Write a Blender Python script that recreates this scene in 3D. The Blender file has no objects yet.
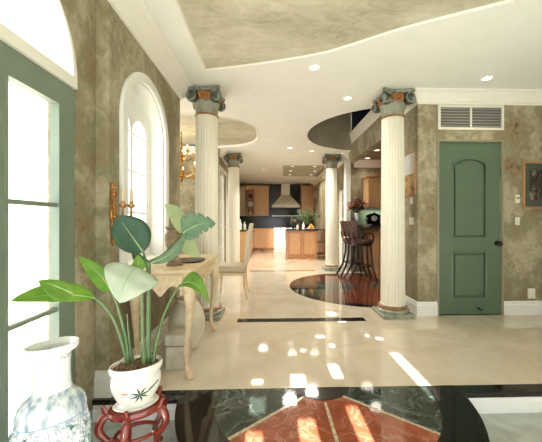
import bpy, bmesh, math, random
from mathutils import Vector, Matrix
PI = math.pi
sc = bpy.context.scene
COL = sc.collection
random.seed(7)

# ------------------------------------------------------------------ camera
cam = bpy.data.cameras.new('camera')
cam.sensor_width = 36.0
cam.lens = 36.0 * 290 / 542
cam.shift_x = -8.0 / 542
cam.shift_y = 1.0 / 542
cam.clip_start = 0.02
cam_o = bpy.data.objects.new('camera', cam); COL.objects.link(cam_o)
cam_o.location = (0, 0, 1.12)
cam_o.rotation_euler = (PI / 2, 0, -math.asin(.031))
sc.camera = cam_o

# ------------------------------------------------------------------ world, sun, exposure
w = bpy.data.worlds.new('World'); sc.world = w; w.use_nodes = True
bg = w.node_tree.nodes['Background']
bg.inputs['Color'].default_value = (.93, .97, 1.0, 1)
bg.inputs['Strength'].default_value = 4.4
sun = bpy.data.lights.new('sun', 'SUN'); sun.energy = 42; sun.angle = .006; sun.color = (1, .95, .86)
sun_o = bpy.data.objects.new('sun', sun); COL.objects.link(sun_o)
sun_o.location = (0, -6, 6)
sun_o.rotation_euler = Vector((0, 1, -.5)).to_track_quat('-Z', 'Y').to_euler()
sc.view_settings.view_transform = 'Standard'
sc.view_settings.look = 'None'
sc.view_settings.exposure = 0.12
sc.view_settings.gamma = 1.0
sc.view_settings.use_curve_mapping = False
sc.cycles.caustics_reflective = False
sc.cycles.caustics_refractive = False
sc.cycles.max_bounces = 10
sc.cycles.diffuse_bounces = 6
sc.cycles.glossy_bounces = 5
sc.cycles.transparent_max_bounces = 12
sc.cycles.sample_clamp_indirect = 6



# ------------------------------------------------------------------ materials
def nt(name):
    m = bpy.data.materials.new(name); m.use_nodes = True
    t = m.node_tree
    return m, t, t.nodes['Principled BSDF']


def ramp(t, fac, stops):
    r = t.nodes.new('ShaderNodeValToRGB')
    e = r.color_ramp.elements
    while len(e) < len(stops): e.new(.5)
    for k, (p, c) in enumerate(stops):
        e[k].position = p; e[k].color = (*c, 1)
    t.links.new(fac, r.inputs['Fac'])
    return r.outputs['Color']


def coords(t, scale=(1, 1, 1), world=False, rot=(0, 0, 0)):
    mp = t.nodes.new('ShaderNodeMapping')
    if world:
        src = t.nodes.new('ShaderNodeNewGeometry').outputs['Position']
    else:
        src = t.nodes.new('ShaderNodeTexCoord').outputs['Object']
    t.links.new(src, mp.inputs['Vector'])
    mp.inputs['Scale'].default_value = scale
    mp.inputs['Rotation'].default_value = rot
    return mp.outputs['Vector']


def noise(t, vec, scale, detail=4, rough=.55, dist=0):
    n = t.nodes.new('ShaderNodeTexNoise')
    n.inputs['Scale'].default_value = scale; n.inputs['Detail'].default_value = detail
    n.inputs['Roughness'].default_value = rough; n.inputs['Distortion'].default_value = dist
    t.links.new(vec, n.inputs['Vector'])
    return n.outputs['Fac']


def pm(name, stops, scale=6, rough=.5, metal=0, stretch=(1, 1, 1), detail=4, dist=0, world=False,
       bump=0, coat=0, spec=.5, rot=(0, 0, 0), nrough=.55):
    m, t, b = nt(name)
    v = coords(t, stretch, world, rot)
    f = noise(t, v, scale, detail, nrough, dist)
    if not isinstance(stops[0][1], tuple): stops = [(.35 + .3 * k / max(1, len(stops) - 1), c) for k, c in enumerate(stops)]
    t.links.new(ramp(t, f, stops), b.inputs['Base Color'])
    b.inputs['Roughness'].default_value = rough; b.inputs['Metallic'].default_value = metal
    b.inputs['Coat Weight'].default_value = coat; b.inputs['Coat Roughness'].default_value = .05
    b.inputs['Specular IOR Level'].default_value = spec
    if bump:
        bp = t.nodes.new('ShaderNodeBump'); bp.inputs['Strength'].default_value = bump
        bp.inputs['Distance'].default_value = .004
        t.links.new(f, bp.inputs['Height']); t.links.new(bp.outputs['Normal'], b.inputs['Normal'])
    return m


def two(c, d=.12):
    return [tuple(x * (1 - d) for x in c), tuple(min(1, x * (1 + d)) for x in c)]


def glass_mat(name, tint=(1, 1, 1), gloss=.06):
    m = bpy.data.materials.new(name); m.use_nodes = True
    t = m.node_tree; t.nodes.clear()
    o = t.nodes.new('ShaderNodeOutputMaterial'); mx = t.nodes.new('ShaderNodeMixShader')
    a = t.nodes.new('ShaderNodeBsdfTransparent'); g = t.nodes.new('ShaderNodeBsdfGlossy')
    a.inputs['Color'].default_value = (*tint, 1); g.inputs['Roughness'].default_value = .02
    mx.inputs['Fac'].default_value = gloss
    t.links.new(a.outputs[0], mx.inputs[1]); t.links.new(g.outputs[0], mx.inputs[2]); t.links.new(mx.outputs[0], o.inputs['Surface'])
    return m


def emit(name, c, s):
    m, t, b = nt(name)
    b.inputs['Base Color'].default_value = (*c, 1)
    b.inputs['Emission Color'].default_value = (*c, 1); b.inputs['Emission Strength'].default_value = s
    return m


def leaf_mat(name, c1, c2, trans=.45):
    m = bpy.data.materials.new(name); m.use_nodes = True
    t = m.node_tree; b = t.nodes['Principled BSDF']
    v = coords(t, (1, 1, 1))
    f = noise(t, v, 14, 3)
    c = ramp(t, f, [(.3, c1), (.7, c2)])
    t.links.new(c, b.inputs['Base Color']); b.inputs['Roughness'].default_value = .45; b.inputs['Specular IOR Level'].default_value = .35
    tr = t.nodes.new('ShaderNodeBsdfTranslucent'); t.links.new(c, tr.inputs['Color'])
    mx = t.nodes.new('ShaderNodeMixShader'); mx.inputs['Fac'].default_value = trans
    t.links.new(b.outputs[0], mx.inputs[1]); t.links.new(tr.outputs[0], mx.inputs[2])
    t.links.new(mx.outputs[0], t.nodes['Material Output'].inputs['Surface'])
    return m


M = {}
def faux(name, stops, sc1, stretch=(1, 1, 1)):
    m, t, b = nt(name)
    v = coords(t, stretch, True)
    a = noise(t, v, sc1, 8, .62, .6); c = noise(t, v, sc1 * 4.5, 6, .6, 1.2)
    mx = t.nodes.new('ShaderNodeMath'); mx.operation = 'MULTIPLY_ADD'; mx.inputs[1].default_value = .35
    t.links.new(c, mx.inputs[0])
    s = t.nodes.new('ShaderNodeMath'); s.operation = 'MULTIPLY'; s.inputs[1].default_value = .65
    t.links.new(a, s.inputs[0]); t.links.new(s.outputs[0], mx.inputs[2])
    t.links.new(ramp(t, mx.outputs[0], stops), b.inputs['Base Color'])
    b.inputs['Roughness'].default_value = .55; b.inputs['Specular IOR Level'].default_value = .3
    return m


M['wall'] = faux('faux_marble_wall', [(.33, (.10, .075, .042)), (.40, (.27, .19, .105)), (.46, (.23, .215, .13)), (.52, (.33, .285, .185)), (.58, (.42, .37, .26)), (.66, (.24, .26, .175))], 2.6, (1, 1, .8))
M['panel'] = faux('faux_marble_ceiling_panel', [(.36, (.34, .32, .23)), (.46, (.46, .43, .32)), (.55, (.54, .51, .40)), (.66, (.64, .61, .50))], 1.5, (1, 1.6, 1))
M['drum'] = pm('olive_plaster', [(.36, .325, .24), (.44, .40, .30)], 3, .7, world=True)
M['void_dark'] = pm('navy_void_shade', [(.006, .007, .016), (.010, .011, .022)], 3, .8, world=True)  # near-black navy puts the unlit upper room's darkness into the colour
M['ceil'] = pm('cream_ceiling_paint', two((.81, .81, .76), .02), 3, .6, world=True)
M['trim'] = pm('cream_trim_paint', two((.80, .78, .705), .02), 5, .4)
M['white'] = pm('white_trim_paint', two((.82, .82, .79), .02), 5, .35)
M['barceil'] = pm('bronze_ceiling_paint', [(.22, .13, .07), (.28, .17, .10)], 4, .5, world=True)
M['sage'] = pm('sage_green_paint', two((.10, .15, .098), .05), 4, .4)
M['sagegrey'] = pm('grey_sage_paint', two((.17, .215, .165), .05), 4, .35)
M['glass'] = glass_mat('clear_glass')
M['glassware'] = glass_mat('glassware', (.92, .96, .94), .18)


def floor_mat():
    m, t, b = nt('polished_cream_marble')
    v = coords(t, (1, 1, 1), True)
    a = noise(t, v, 2.2, 7, .6, 1.0)
    c = ramp(t, a, [(.3, (.57, .485, .37)), (.5, (.645, .57, .45)), (.7, (.70, .64, .53))])
    br = t.nodes.new('ShaderNodeTexBrick'); br.offset = 0
    br.inputs['Scale'].default_value = 1; br.inputs['Brick Width'].default_value = .61; br.inputs['Row Height'].default_value = .61
    br.inputs['Mortar Size'].default_value = .0022; br.inputs['Color1'].default_value = (1, 1, 1, 1)
    br.inputs['Color2'].default_value = (.985, .98, .97, 1); br.inputs['Mortar'].default_value = (.95, .935, .91, 1)
    t.links.new(v, br.inputs['Vector'])
    mx = t.nodes.new('ShaderNodeMix'); mx.data_type = 'RGBA'; mx.blend_type = 'MULTIPLY'; mx.inputs['Factor'].default_value = 1
    t.links.new(c, mx.inputs[6]); t.links.new(br.outputs['Color'], mx.inputs[7])
    t.links.new(mx.outputs[2], b.inputs['Base Color'])
    b.inputs['Roughness'].default_value = .07; b.inputs['Specular IOR Level'].default_value = .6
    b.inputs['Coat Weight'].default_value = .5; b.inputs['Coat Roughness'].default_value = .03
    return m


def marble(name, base, vein, scale, lo=.49, hi=.51, rough=.06):
    m, t, b = nt(name)
    v = coords(t, (1, 1, 1), True)
    a = noise(t, v, scale, 8, .65, 1.5); d = noise(t, v, scale * 2.5, 5, .6, .3)
    c1 = ramp(t, d, [(.3, tuple(x * .75 for x in base)), (.7, tuple(x * 1.25 for x in base))])
    f = ramp(t, a, [(lo - .012, (0, 0, 0)), ((lo + hi) / 2, (1, 1, 1)), (hi + .012, (0, 0, 0))])
    mx = t.nodes.new('ShaderNodeMix'); mx.data_type = 'RGBA'
    t.links.new(f, mx.inputs['Factor']); t.links.new(c1, mx.inputs[6]); mx.inputs[7].default_value = (*vein, 1)
    t.links.new(mx.outputs[2], b.inputs['Base Color'])
    b.inputs['Roughness'].default_value = rough; b.inputs['Coat Weight'].default_value = .3; b.inputs['Coat Roughness'].default_value = .03
    return m


M['floor'] = floor_mat()
M['entry'] = pm('grey_green_marble', [(.36, .39, .36), (.50, .53, .49)], 4, .12, detail=7, dist=1, world=True)
M['black'] = marble('black_granite', (.007, .006, .0065), (.035, .03, .03), 5)
M['green'] = marble('green_marble', (.030, .044, .036), (.13, .17, .14), 3.2)
M['red'] = marble('red_marble', (.31, .085, .042), (.42, .19, .12), 4.5, .485, .52)
M['red_darkened'] = marble('red_marble_darkened', (.13, .027, .015), (.22, .08, .05), 4.5, .485, .52)  # far copy of the red marble, darkened against the bright spot lamps there
M['inlay'] = pm('cream_inlay', [(.34, .28, .18), (.62, .55, .42)], 60, .15, world=True)
M['verdigris'] = pm('verdigris_marble', [(.085, .10, .075), (.27, .30, .235), (.15, .14, .095)], 14, .5, detail=6)
M['stonegreen'] = pm('green_stone_base', [(.20, .22, .17), (.36, .38, .30)], 12, .25, detail=6)
M['gold'] = pm('gilded_orange', [(.20, .06, .02), (.60, .26, .075)], 60, .4, metal=.3)
M['gilt'] = pm('dull_gilt', [(.20, .085, .028), (.38, .19, .06)], 20, .4, metal=.2)
M['volute_shade'] = pm('shaded_verdigris', [(.035, .042, .032), (.075, .085, .065)], 14, .6)  # verdigris copy with the shade of the scroll gaps in its colour
M['bell'] = pm('grey_green_bell', [(.19, .205, .155), (.30, .31, .25), (.22, .20, .14)], 12, .45, detail=6)
M['shaft'] = pm('cream_column_paint', two((.74, .71, .60), .02), 3, .35)
M['wood'] = pm('honey_maple', [(.50, .28, .13), (.61, .37, .19)], 6, .32, stretch=(9, 9, .8), detail=5)
M['woodred'] = pm('cherry_wood', [(.38, .17, .075), (.48, .24, .11)], 6, .32, stretch=(9, 9, .8), detail=5)
M['pale'] = pm('pale_washed_wood', [(.56, .42, .25), (.70, .57, .38)], 9, .4, stretch=(3, 1, 3), detail=5)
M['dark'] = pm('dark_bronze', two((.022, .014, .010), .3), 12, .35, metal=.4)
M['iron'] = pm('black_brown_lacquer', two((.016, .008, .006), .3), 12, .22)
M['leather'] = pm('oxblood_leather', [(.045, .012, .008), (.075, .022, .014)], 18, .4, bump=.3)
M['granite'] = pm('dark_granite', [(.008, .007, .006), (.05, .038, .03)], 80, .08)
M['tile'] = pm('black_blue_tile', [(.004, .005, .010), (.010, .012, .022)], 20, .15)
M['steel'] = pm('brushed_steel', two((.62, .60, .54), .06), 10, .28, metal=.9, stretch=(1, 1, 20))
M['hood'] = pm('champagne_steel', two((.56, .53, .44), .05), 8, .42, metal=.35)
M['enamel'] = pm('white_enamel', two((.86, .86, .84), .02), 6, .18)
M['brass'] = pm('antique_brass', [(.26, .11, .03), (.58, .32, .10)], 24, .28, metal=.9)
M['candle'] = pm('ivory_candle', two((.72, .60, .38), .06), 12, .5)
M['fabric'] = pm('pale_grey_linen', two((.62, .56, .46), .08), 90, .9, bump=.3)
M['seat'] = pm('beige_linen', two((.52, .45, .33), .08), 90, .9, bump=.3)
M['lacquer'] = pm('red_lacquer', [(.17, .017, .010), (.27, .034, .018)], 12, .2, coat=.5)
M['soil'] = pm('potting_soil', [(.06, .03, .018), (.30, .17, .10)], 90, .95, bump=1)
M['stem'] = pm('green_stem', [(.06, .13, .04), (.13, .21, .075)], 14, .4)
M['leaf_bright'] = leaf_mat('bright_leaf', (.17, .36, .05), (.30, .50, .09), .5)
M['leaf_dark'] = leaf_mat('dark_leaf', (.022, .070, .034), (.042, .115, .058), .2)
M['leaf_grey'] = leaf_mat('grey_green_leaf', (.12, .21, .12), (.20, .31, .19), .3)
M['leaf_pale'] = leaf_mat('pale_leaf', (.42, .52, .27), (.56, .62, .38), .45)
M['leaf_white'] = leaf_mat('whitish_leaf', (.56, .66, .53), (.72, .77, .66), .35)
M['midrib'] = pm('leaf_midrib', two((.42, .52, .24), .1), 20, .5)
M['jar'] = pm('cream_glaze', [(.58, .53, .42), (.68, .63, .52)], 7, .4)
M['stone'] = pm('weathered_limestone', [(.46, .43, .33), (.60, .57, .47)], 14, .8, detail=7, bump=.5)
M['bronzewood'] = pm('aged_walnut', [(.15, .095, .05), (.30, .21, .12)], 12, .45, stretch=(1, 1, 6))
M['plate'] = pm('ivory_plastic', two((.74, .72, .62), .02), 6, .35)
M['louver'] = pm('grey_grille', two((.42, .40, .36), .08), 6, .5)
M['slot_shade'] = pm('slot_shade_grey', two((.16, .15, .13), .05), 5, .7)
M['framewood'] = pm('light_oak_frame', [(.34, .17, .075), (.46, .25, .12)], 9, .4)
M['orange'] = pm('orange_skin', [(.75, .30, .02), (.85, .42, .05)], 20, .5)
M['leaf_house'] = pm('dark_houseplant_leaf', [(.02, .05, .02), (.06, .11, .045)], 30, .5)
M['flower_red'] = pm('russet_petal', [(.07, .016, .010), (.20, .045, .018)], 20, .7)
M['lawn'] = pm('pale_paving', two((.62, .62, .58), .06), 2, .8, world=True)
M['lampglow'] = emit('warm_lamp_glow', (1, .92, .78), 2.5)
M['candleglow'] = emit('candle_bulb_glow', (1, .78, .45), 6)


def porcelain(name, base, ink, sc_, lo, zbands):
    m, t, b = nt(name)
    v = coords(t, (1, 1, 1))
    a = noise(t, v, sc_, 6, .6, 2.2)
    pat = ramp(t, a, [(lo - .05, (0, 0, 0)), (lo, (1, 1, 1)), (lo + .045, (1, 1, 1)), (lo + .09, (0, 0, 0))])
    sep = t.nodes.new('ShaderNodeSeparateXYZ'); t.links.new(v, sep.inputs[0])
    r = t.nodes.new('ShaderNodeValToRGB'); r.color_ramp.interpolation = 'LINEAR'
    e = r.color_ramp.elements
    while len(e) < len(zbands): e.new(.5)
    for k, (p, q) in enumerate(zbands):
        e[k].position = p; e[k].color = (q, q, q, 1)
    mm = t.nodes.new('ShaderNodeMapRange'); mm.inputs['From Max'].default_value = .8
    t.links.new(sep.outputs['Z'], mm.inputs['Value']); t.links.new(mm.outputs[0], r.inputs['Fac'])
    mu = t.nodes.new('ShaderNodeMath'); mu.operation = 'MULTIPLY'
    t.links.new(pat, mu.inputs[0]); t.links.new(r.outputs['Color'], mu.inputs[1])
    mx = t.nodes.new('ShaderNodeMix'); mx.data_type = 'RGBA'
    t.links.new(mu.outputs[0], mx.inputs['Factor'])
    mx.inputs[6].default_value = (*base, 1); mx.inputs[7].default_value = (*ink, 1)
    t.links.new(mx.outputs[2], b.inputs['Base Color'])
    b.inputs['Roughness'].default_value = .14; b.inputs['Coat Weight'].default_value = .5
    return m


# z normalised on .8 m above the vase foot
M['vase'] = porcelain('blue_white_porcelain', (.76, .80, .80), (.15, .21, .30), 26, .5,
                      [(0, .6), (.30, .75), (.57, .75), (.60, .9), (.655, .35), (.70, .12), (.86, .05), (.87, .7), (.90, .5), (.915, .0)])
M['vaseband'] = pm('blue_wash_glaze', [(.38, (.26, .33, .42)), (.50, (.52, .59, .64)), (.62, (.76, .80, .81))], 20, .15, detail=7, coat=.5, stretch=(2.2, 2.2, .5))
M['pot'] = pm('white_porcelain', two((.82, .80, .76), .015), 5, .16, coat=.5)
M['ink_green'] = pm('painted_green', two((.035, .085, .035), .15), 20, .3)
M['ink_pink'] = pm('painted_pink', two((.75, .30, .27), .1), 20, .3)
M['ink_blue'] = pm('painted_blue', two((.32, .44, .66), .1), 20, .3)
M['ink_teal'] = pm('painted_teal', two((.08, .20, .19), .15), 20, .3)

# ------------------------------------------------------------------ helpers
ORG = {}


def tag(o, label=None, cat=None, group=None, kind=None):
    if label: o['label'] = label
    if cat: o['category'] = cat
    if group: o['group'] = group
    if kind: o['kind'] = kind
    return o


def thing(name, label, cat, loc, group=None, kind=None):
    o = bpy.data.objects.new(name, None); COL.objects.link(o)
    o.location = loc; o.empty_display_size = .1
    ORG[o.name] = Vector(loc)
    return tag(o, label, cat, group, kind)


class G:
    def __init__(s):
        s.bm = bmesh.new()

    def box(s, x0, x1, y0, y1, z0, z1):
        v = [s.bm.verts.new((x, y, z)) for x in (x0, x1) for y in (y0, y1) for z in (z0, z1)]
        for f in ((0, 1, 3, 2), (4, 6, 7, 5), (0, 4, 5, 1), (2, 3, 7, 6), (0, 2, 6, 4), (1, 5, 7, 3)):
            s.bm.faces.new([v[i] for i in f])
        return s

    def obox(s, c, ax, hx, ay, hy, hz, az=None):
        ax = Vector(ax).normalized(); ay = Vector(ay).normalized(); az = Vector(az) if az else ax.cross(ay)
        c = Vector(c)
        v = [s.bm.verts.new(c + ax * hx * i + ay * hy * j + az * hz * k) for i in (-1, 1) for j in (-1, 1) for k in (-1, 1)]
        for f in ((0, 1, 3, 2), (4, 6, 7, 5), (0, 4, 5, 1), (2, 3, 7, 6), (0, 2, 6, 4), (1, 5, 7, 3)):
            s.bm.faces.new([v[i] for i in f])
        return s

    def prism(s, outer, holes, d, fmap):
        """fill a 2D outline with holes, extrude by d, map (u,v,w)->xyz"""
        b = bmesh.new(); es = []
        for lp in [outer] + list(holes):
            vs = [b.verts.new((p[0], p[1], 0)) for p in lp]
            for i in range(len(vs)): es.append(b.edges.new((vs[i], vs[(i + 1) % len(vs)])))
        bmesh.ops.triangle_fill(b, use_beauty=True, use_dissolve=False, edges=es, normal=(0, 0, 1))
        r = bmesh.ops.extrude_face_region(b, geom=b.faces[:])
        for e in r['geom']:
            if isinstance(e, bmesh.types.BMVert): e.co.z += d
        for v in b.verts: v.co = Vector(fmap(*v.co))
        mp = {v: s.bm.verts.new(v.co) for v in b.verts}
        for f in b.faces: s.bm.faces.new([mp[v] for v in f.verts])
        b.free(); return s

    def lathe(s, prof, c=(0, 0, 0), seg=32, flute=None, axis='z', sx=1, sy=1):
        rings = []
        c = Vector(c)
        for r, z in prof:
            if r < 1e-5:
                rings.append([s.bm.verts.new(c + s._ax(0, 0, z, axis))]); continue
            rings.append([])
            for i in range(seg):
                a = 2 * PI * i / seg
                q = r * (flute(i) if flute else 1)
                rings[-1].append(s.bm.verts.new(c + s._ax(q * math.cos(a) * sx, q * math.sin(a) * sy, z, axis)))
        for A, B in zip(rings, rings[1:]):
            n = max(len(A), len(B))
            for i in range(n):
                j = (i + 1) % n
                if len(A) == 1 and len(B) == 1: continue
                if len(A) == 1: s.bm.faces.new((A[0], B[j], B[i]))
                elif len(B) == 1: s.bm.faces.new((A[i], A[j], B[0]))
                else: s.bm.faces.new((A[i], A[j], B[j], B[i]))
        for R in (rings[0], rings[-1]):
            if len(R) > 2: s.bm.faces.new(R)
        return s

    @staticmethod
    def _ax(x, y, z, axis):
        return Vector((x, y, z)) if axis == 'z' else (Vector((x, z, y)) if axis == 'y' else Vector((z, x, y)))

    def tube(s, pts, rad, seg=8, cap=True):
        pts = [Vector(p) for p in pts]
        n = len(pts)
        if not isinstance(rad, (list, tuple)): rad = [rad] * n
        rings = []; up = None
        for i, p in enumerate(pts):
            d = (pts[min(i + 1, n - 1)] - pts[max(i - 1, 0)]).normalized()
            if up is None:
                up = Vector((0, 0, 1)) if abs(d.z) < .9 else Vector((1, 0, 0))
            u = d.cross(up).normalized(); v = u.cross(d).normalized(); up = v
            rings.append([s.bm.verts.new(p + (u * math.cos(2 * PI * k / seg) + v * math.sin(2 * PI * k / seg)) * rad[i]) for k in range(seg)])
        for A, B in zip(rings, rings[1:]):
            for k in range(seg): s.bm.faces.new((A[k], A[(k + 1) % seg], B[(k + 1) % seg], B[k]))
        if cap:
            s.bm.faces.new(rings[0][::-1]); s.bm.faces.new(rings[-1])
        return s

    def ball(s, c, r, sx=1, sy=1, sz=1, seg=14):
        prof = [(r * math.sin(PI * k / 8), -r * math.cos(PI * k / 8)) for k in range(9)]
        n0 = len(s.bm.verts)
        s.lathe([(p, z * sz) for p, z in prof], c, seg, sx=sx, sy=sy)
        return s

    def build(s, name, mat, parent=None, smooth=False, bevel=0, origin=None, solid=0, mats=None, sub=0):
        bm = s.bm
        bmesh.ops.recalc_face_normals(bm, faces=bm.faces[:])
        cs = [v.co for v in bm.verts]
        lo = Vector([min(c[i] for c in cs) for i in range(3)]); hi = Vector([max(c[i] for c in cs) for i in range(3)])
        o_ = Vector(origin) if origin else Vector(((lo.x + hi.x) / 2, (lo.y + hi.y) / 2, lo.z))
        for v in bm.verts: v.co -= o_
        me = bpy.data.meshes.new(name); bm.to_mesh(me); bm.free()
        me.materials.append(mat)
        for m in mats or []: me.materials.append(m)
        if smooth:
            for p in me.polygons: p.use_smooth = True
            try: me.set_sharp_from_angle(angle=math.radians(38))
            except Exception: pass
        o = bpy.data.objects.new(name, me); COL.objects.link(o)
        ORG[o.name] = o_
        if parent:
            o.parent = parent; o.location = o_ - ORG[parent.name]
        else: o.location = o_
        if bevel:
            b = o.modifiers.new('bevel', 'BEVEL'); b.width = bevel; b.segments = 2; b.limit_method = 'ANGLE'
        if sub:
            b = o.modifiers.new('sub', 'SUBSURF'); b.levels = sub; b.render_levels = sub
        if solid:
            b = o.modifiers.new('solid', 'SOLIDIFY'); b.thickness = solid; b.offset = 0
        return o


def box(name, mat, x0, x1, y0, y1, z0, z1, parent=None, bevel=0):
    return G().box(x0, x1, y0, y1, z0, z1).build(name, mat, parent, bevel=bevel)


def copy_tree(o, loc=None, parent=None):
    c = o.copy(); COL.objects.link(c); c.parent = parent
    if loc is not None: c.location = loc
    ORG[c.name] = Vector(c.location) if parent is None else ORG[parent.name] + Vector(c.location)
    for ch in [k for k in COL.objects if k.parent == o]: copy_tree(ch, None, c)
    return c


def struct(o): o['kind'] = 'structure'; return o


def rect(a, b, c, d): return [(a, c), (b, c), (b, d), (a, d)]
def circ(cx, cy, r, n=64, a0=0, a1=2 * PI, close=True):
    k = n if close else n + 1
    return [(cx + r * math.cos(a0 + (a1 - a0) * i / n), cy + r * math.sin(a0 + (a1 - a0) * i / n)) for i in range(k)]
def XY(z): return lambda u, v, w_: (u, v, z + w_)
def XZ(y): return lambda u, v, w_: (u, y + w_, v)
def YZ(x): return lambda u, v, w_: (x + w_, u, v)
def archloop(y0, y1, z0, zs, n=28):
    c = (y0 + y1) / 2; r = (y1 - y0) / 2
    return [(y0, z0), (y1, z0)] + circ(c, zs, r, n, 0, PI, False)
def spline(pts, n=10):
    out = []
    P = [Vector(p) for p in pts]; P = [2 * P[0] - P[1]] + P + [2 * P[-1] - P[-2]]
    for i in range(1, len(P) - 2):
        for k in range(n):
            t = k / n; a, b, c, d = P[i - 1], P[i], P[i + 1], P[i + 2]
            out.append(.5 * ((2 * b) + (c - a) * t + (2 * a - 5 * b + 4 * c - d) * t * t + (3 * b - a - 3 * c + d) * t ** 3))
    out.append(P[-2]); return out


H = 2.68       # ceiling
LOW = -.14     # entry floor
# ------------------------------------------------------------------ floors
CX, CY = .342, 1.953
YB = 1.855     # front edge of the raised floor
def dxf(r, y): return math.sqrt(r * r - (CY - y) ** 2)
struct(G().prism(rect(-3.3, 3.6, CY, 12.1), [], -.03, XY(0)).build('floor', M['floor']))
struct(box('floor_entry', M['entry'], -1.35, 3.6, -1.7, 1.95, LOW - .05, LOW))
struct(box('floor_base', M['white'], -3.3, 3.6, 1.96, 12.1, LOW - .05, -.031))
x = dxf(.93, YB)
for nm, a, b in (('trim_1', -1.118, None), ('trim_2', None, 3.6)):
    arc = circ(CX, CY, .93, 6, PI, PI + math.asin((CY - YB) / .93), False) if a else circ(CX, CY, .93, 6, -math.asin((CY - YB) / .93), 0, False)
    lp = ([(a, CY)] + arc + [(a, YB)]) if a else (arc + [(b, CY), (b, YB)])
    struct(G().prism(lp, [], -.032, XY(0)).build(nm, M['black'], bevel=.004))
# riser below the straight edge and round the landing
def riser(name, pts, close=False):
    g = G(); prof = [(0, LOW), (.022, LOW), (.022, LOW + .075), (.012, LOW + .085), (.012, -.05), (.02, -.04), (.02, -.032), (0, -.032)]
    rings = []
    n = len(pts)
    for i, p in enumerate(pts):
        d = (Vector(pts[min(i + 1, n - 1)]) - Vector(pts[max(i - 1, 0)])).normalized(); nn = Vector((d.y, -d.x))
        rings.append([g.bm.verts.new((p[0] + nn.x * q, p[1] + nn.y * q, z)) for q, z in prof])
    for A, B in zip(rings, rings[1:]):
        for k in range(len(prof)): g.bm.faces.new((A[k], A[(k + 1) % len(prof)], B[(k + 1) % len(prof)], B[k]))
    g.bm.faces.new(rings[0]); g.bm.faces.new(rings[-1])
    return struct(g.build(name, M['white'], smooth=False))
rr = .885
aa = math.asin((CY - YB - .03) / rr)
riser('trim_3', [(-1.118, YB + .03), (CX - rr * math.cos(aa), YB + .03)])
riser('trim_4', circ(CX, CY, rr, 40, PI + aa, 2 * PI - aa, False))
riser('trim_5', [(CX + rr * math.cos(aa), YB + .03), (3.6, YB + .03)])

def medallion(name, label, cx, cy, Ro, Ri, half, z, th, hubr, hubdy):
    t = thing(name, label, 'floor inlay', (cx, cy, z))
    a0, a1 = (PI, 2 * PI) if half else (0, 2 * PI)
    n = 64
    def sect(r0, r1, b0, b1, k=20):
        if r0 < 1e-4: return [(cx, cy)] + circ(cx, cy, r1, k, b0, b1, False)
        return circ(cx, cy, r1, k, b0, b1, False) + circ(cx, cy, r0, k, b1, b0, False)
    z1 = z
    if half:
        G().prism(sect(Ri, Ro, a0, a1, 56), [], -.032, XY(z1)).build('border_ring', M['black'], t, bevel=.004)
    else:
        G().prism(circ(cx, cy, Ro, 72), [circ(cx, cy, Ri, 72)], th, XY(z1)).build('border_ring', M['black'], t)
    d = math.radians(51) if half else math.radians(37)
    mid = 1.5 * PI
    if half:
        secs = [('green', PI, mid - d), ('red', mid - d, mid), ('red', mid, mid + d), ('green', mid + d, 2 * PI)]
        lines = [mid - d, mid, mid + d]
    else:
        secs = [('green', PI - d, PI + d), ('red', PI + d, 1.5 * PI), ('red', 1.5 * PI, 2 * PI - d), ('green', 2 * PI - d, 2 * PI + d), ('red', d, PI / 2), ('red', PI / 2, PI - d)]
        lines = []
    for m_, b0, b1 in secs:
        o = G().prism(sect(0, Ri, b0, b1), [], -.032 if half else th, XY(z1)).build('marble_sector', M['red_darkened' if m_ == 'red' and not half else m_], t)
        o['label'] = 'dark green veined marble sector' if m_ == 'green' else 'red marble sector'
    for b in lines:
        u = Vector((math.cos(b), math.sin(b), 0)); v = Vector((-u.y, u.x, 0))
        g = G(); c = Vector((cx, cy, z)) + u * (hubr * .8 + (Ri - hubr * .8) / 2)
        g.obox(c, u, (Ri - hubr * .8) / 2, v, .009, .0012); g.build('inlay_strip', M['inlay'], t)
    if half:
        g = G(); k = math.sqrt(hubr ** 2 - hubdy ** 2)
        b0 = PI + math.asin(hubdy / hubr); b1 = 2 * PI - math.asin(hubdy / hubr)
        g.prism(circ(cx, cy + hubdy, hubr, 24, b0, b1, False), [], .002, XY(z)).build('hub', M['black'], t)
    return t
medallion('floor_medallion', 'half round red and green marble inlay on the front landing step', CX, CY, .93, .715, True, 0, 0, .205, .06)
medallion('floor_medallion', 'full round red and dark marble floor inlay by the bar stools', 1.62, 5.0, 1.28, 1.14, False, 0, .0022, .1, 0)
tag(box('floor_inlay_strip', M['black'], -.37, 1.09, 3.25, 3.365, 0, .0022), 'black marble strip set in floor between the front columns', 'floor inlay')
tag(box('floor_inlay_strip', M['black'], -.46, 1.03, 6.59, 6.66, 0, .0022), 'thin black marble strip in floor between the rear columns', 'floor inlay')

# ------------------------------------------------------------------ ceiling
rec = [(-.66, -1.2), (-.667, 2.998), (-.48, 2.968), (-.291, 2.92), (-.09, 2.868), (.106, 2.808), (.33, 2.735), (.55, 2.645), (.654, 2.581), (.85, 2.455), (1.029, 2.338), (1.22, 2.235), (1.42, 2.137), (1.673, 2.015), (1.95, 1.88), (2.3, 1.65), (2.6, 1.3), (2.8, .8), (2.9, 0), (2.9, -1.2)]
def superell(cx, cy, rx, ry, e, n=64):
    o = []
    for i in range(n):
        a = 2 * PI * i / n; c, s_ = math.cos(a), math.sin(a)
        o.append((cx + rx * math.copysign(abs(c) ** (2 / e), c), cy + ry * math.copysign(abs(s_) ** (2 / e), s_)))
    return o
oval = superell(-1.62, 5.17, 1.41, .95, 2.8)
HX, HY, HR = 1.86, 5.05, 1.2
hole = circ(HX, HY, HR, 60)
krec = [(.36, 8.0), (1.5, 7.95), (1.72, 8.9), (1.70, 10.25), (.46, 10.27)]
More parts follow.
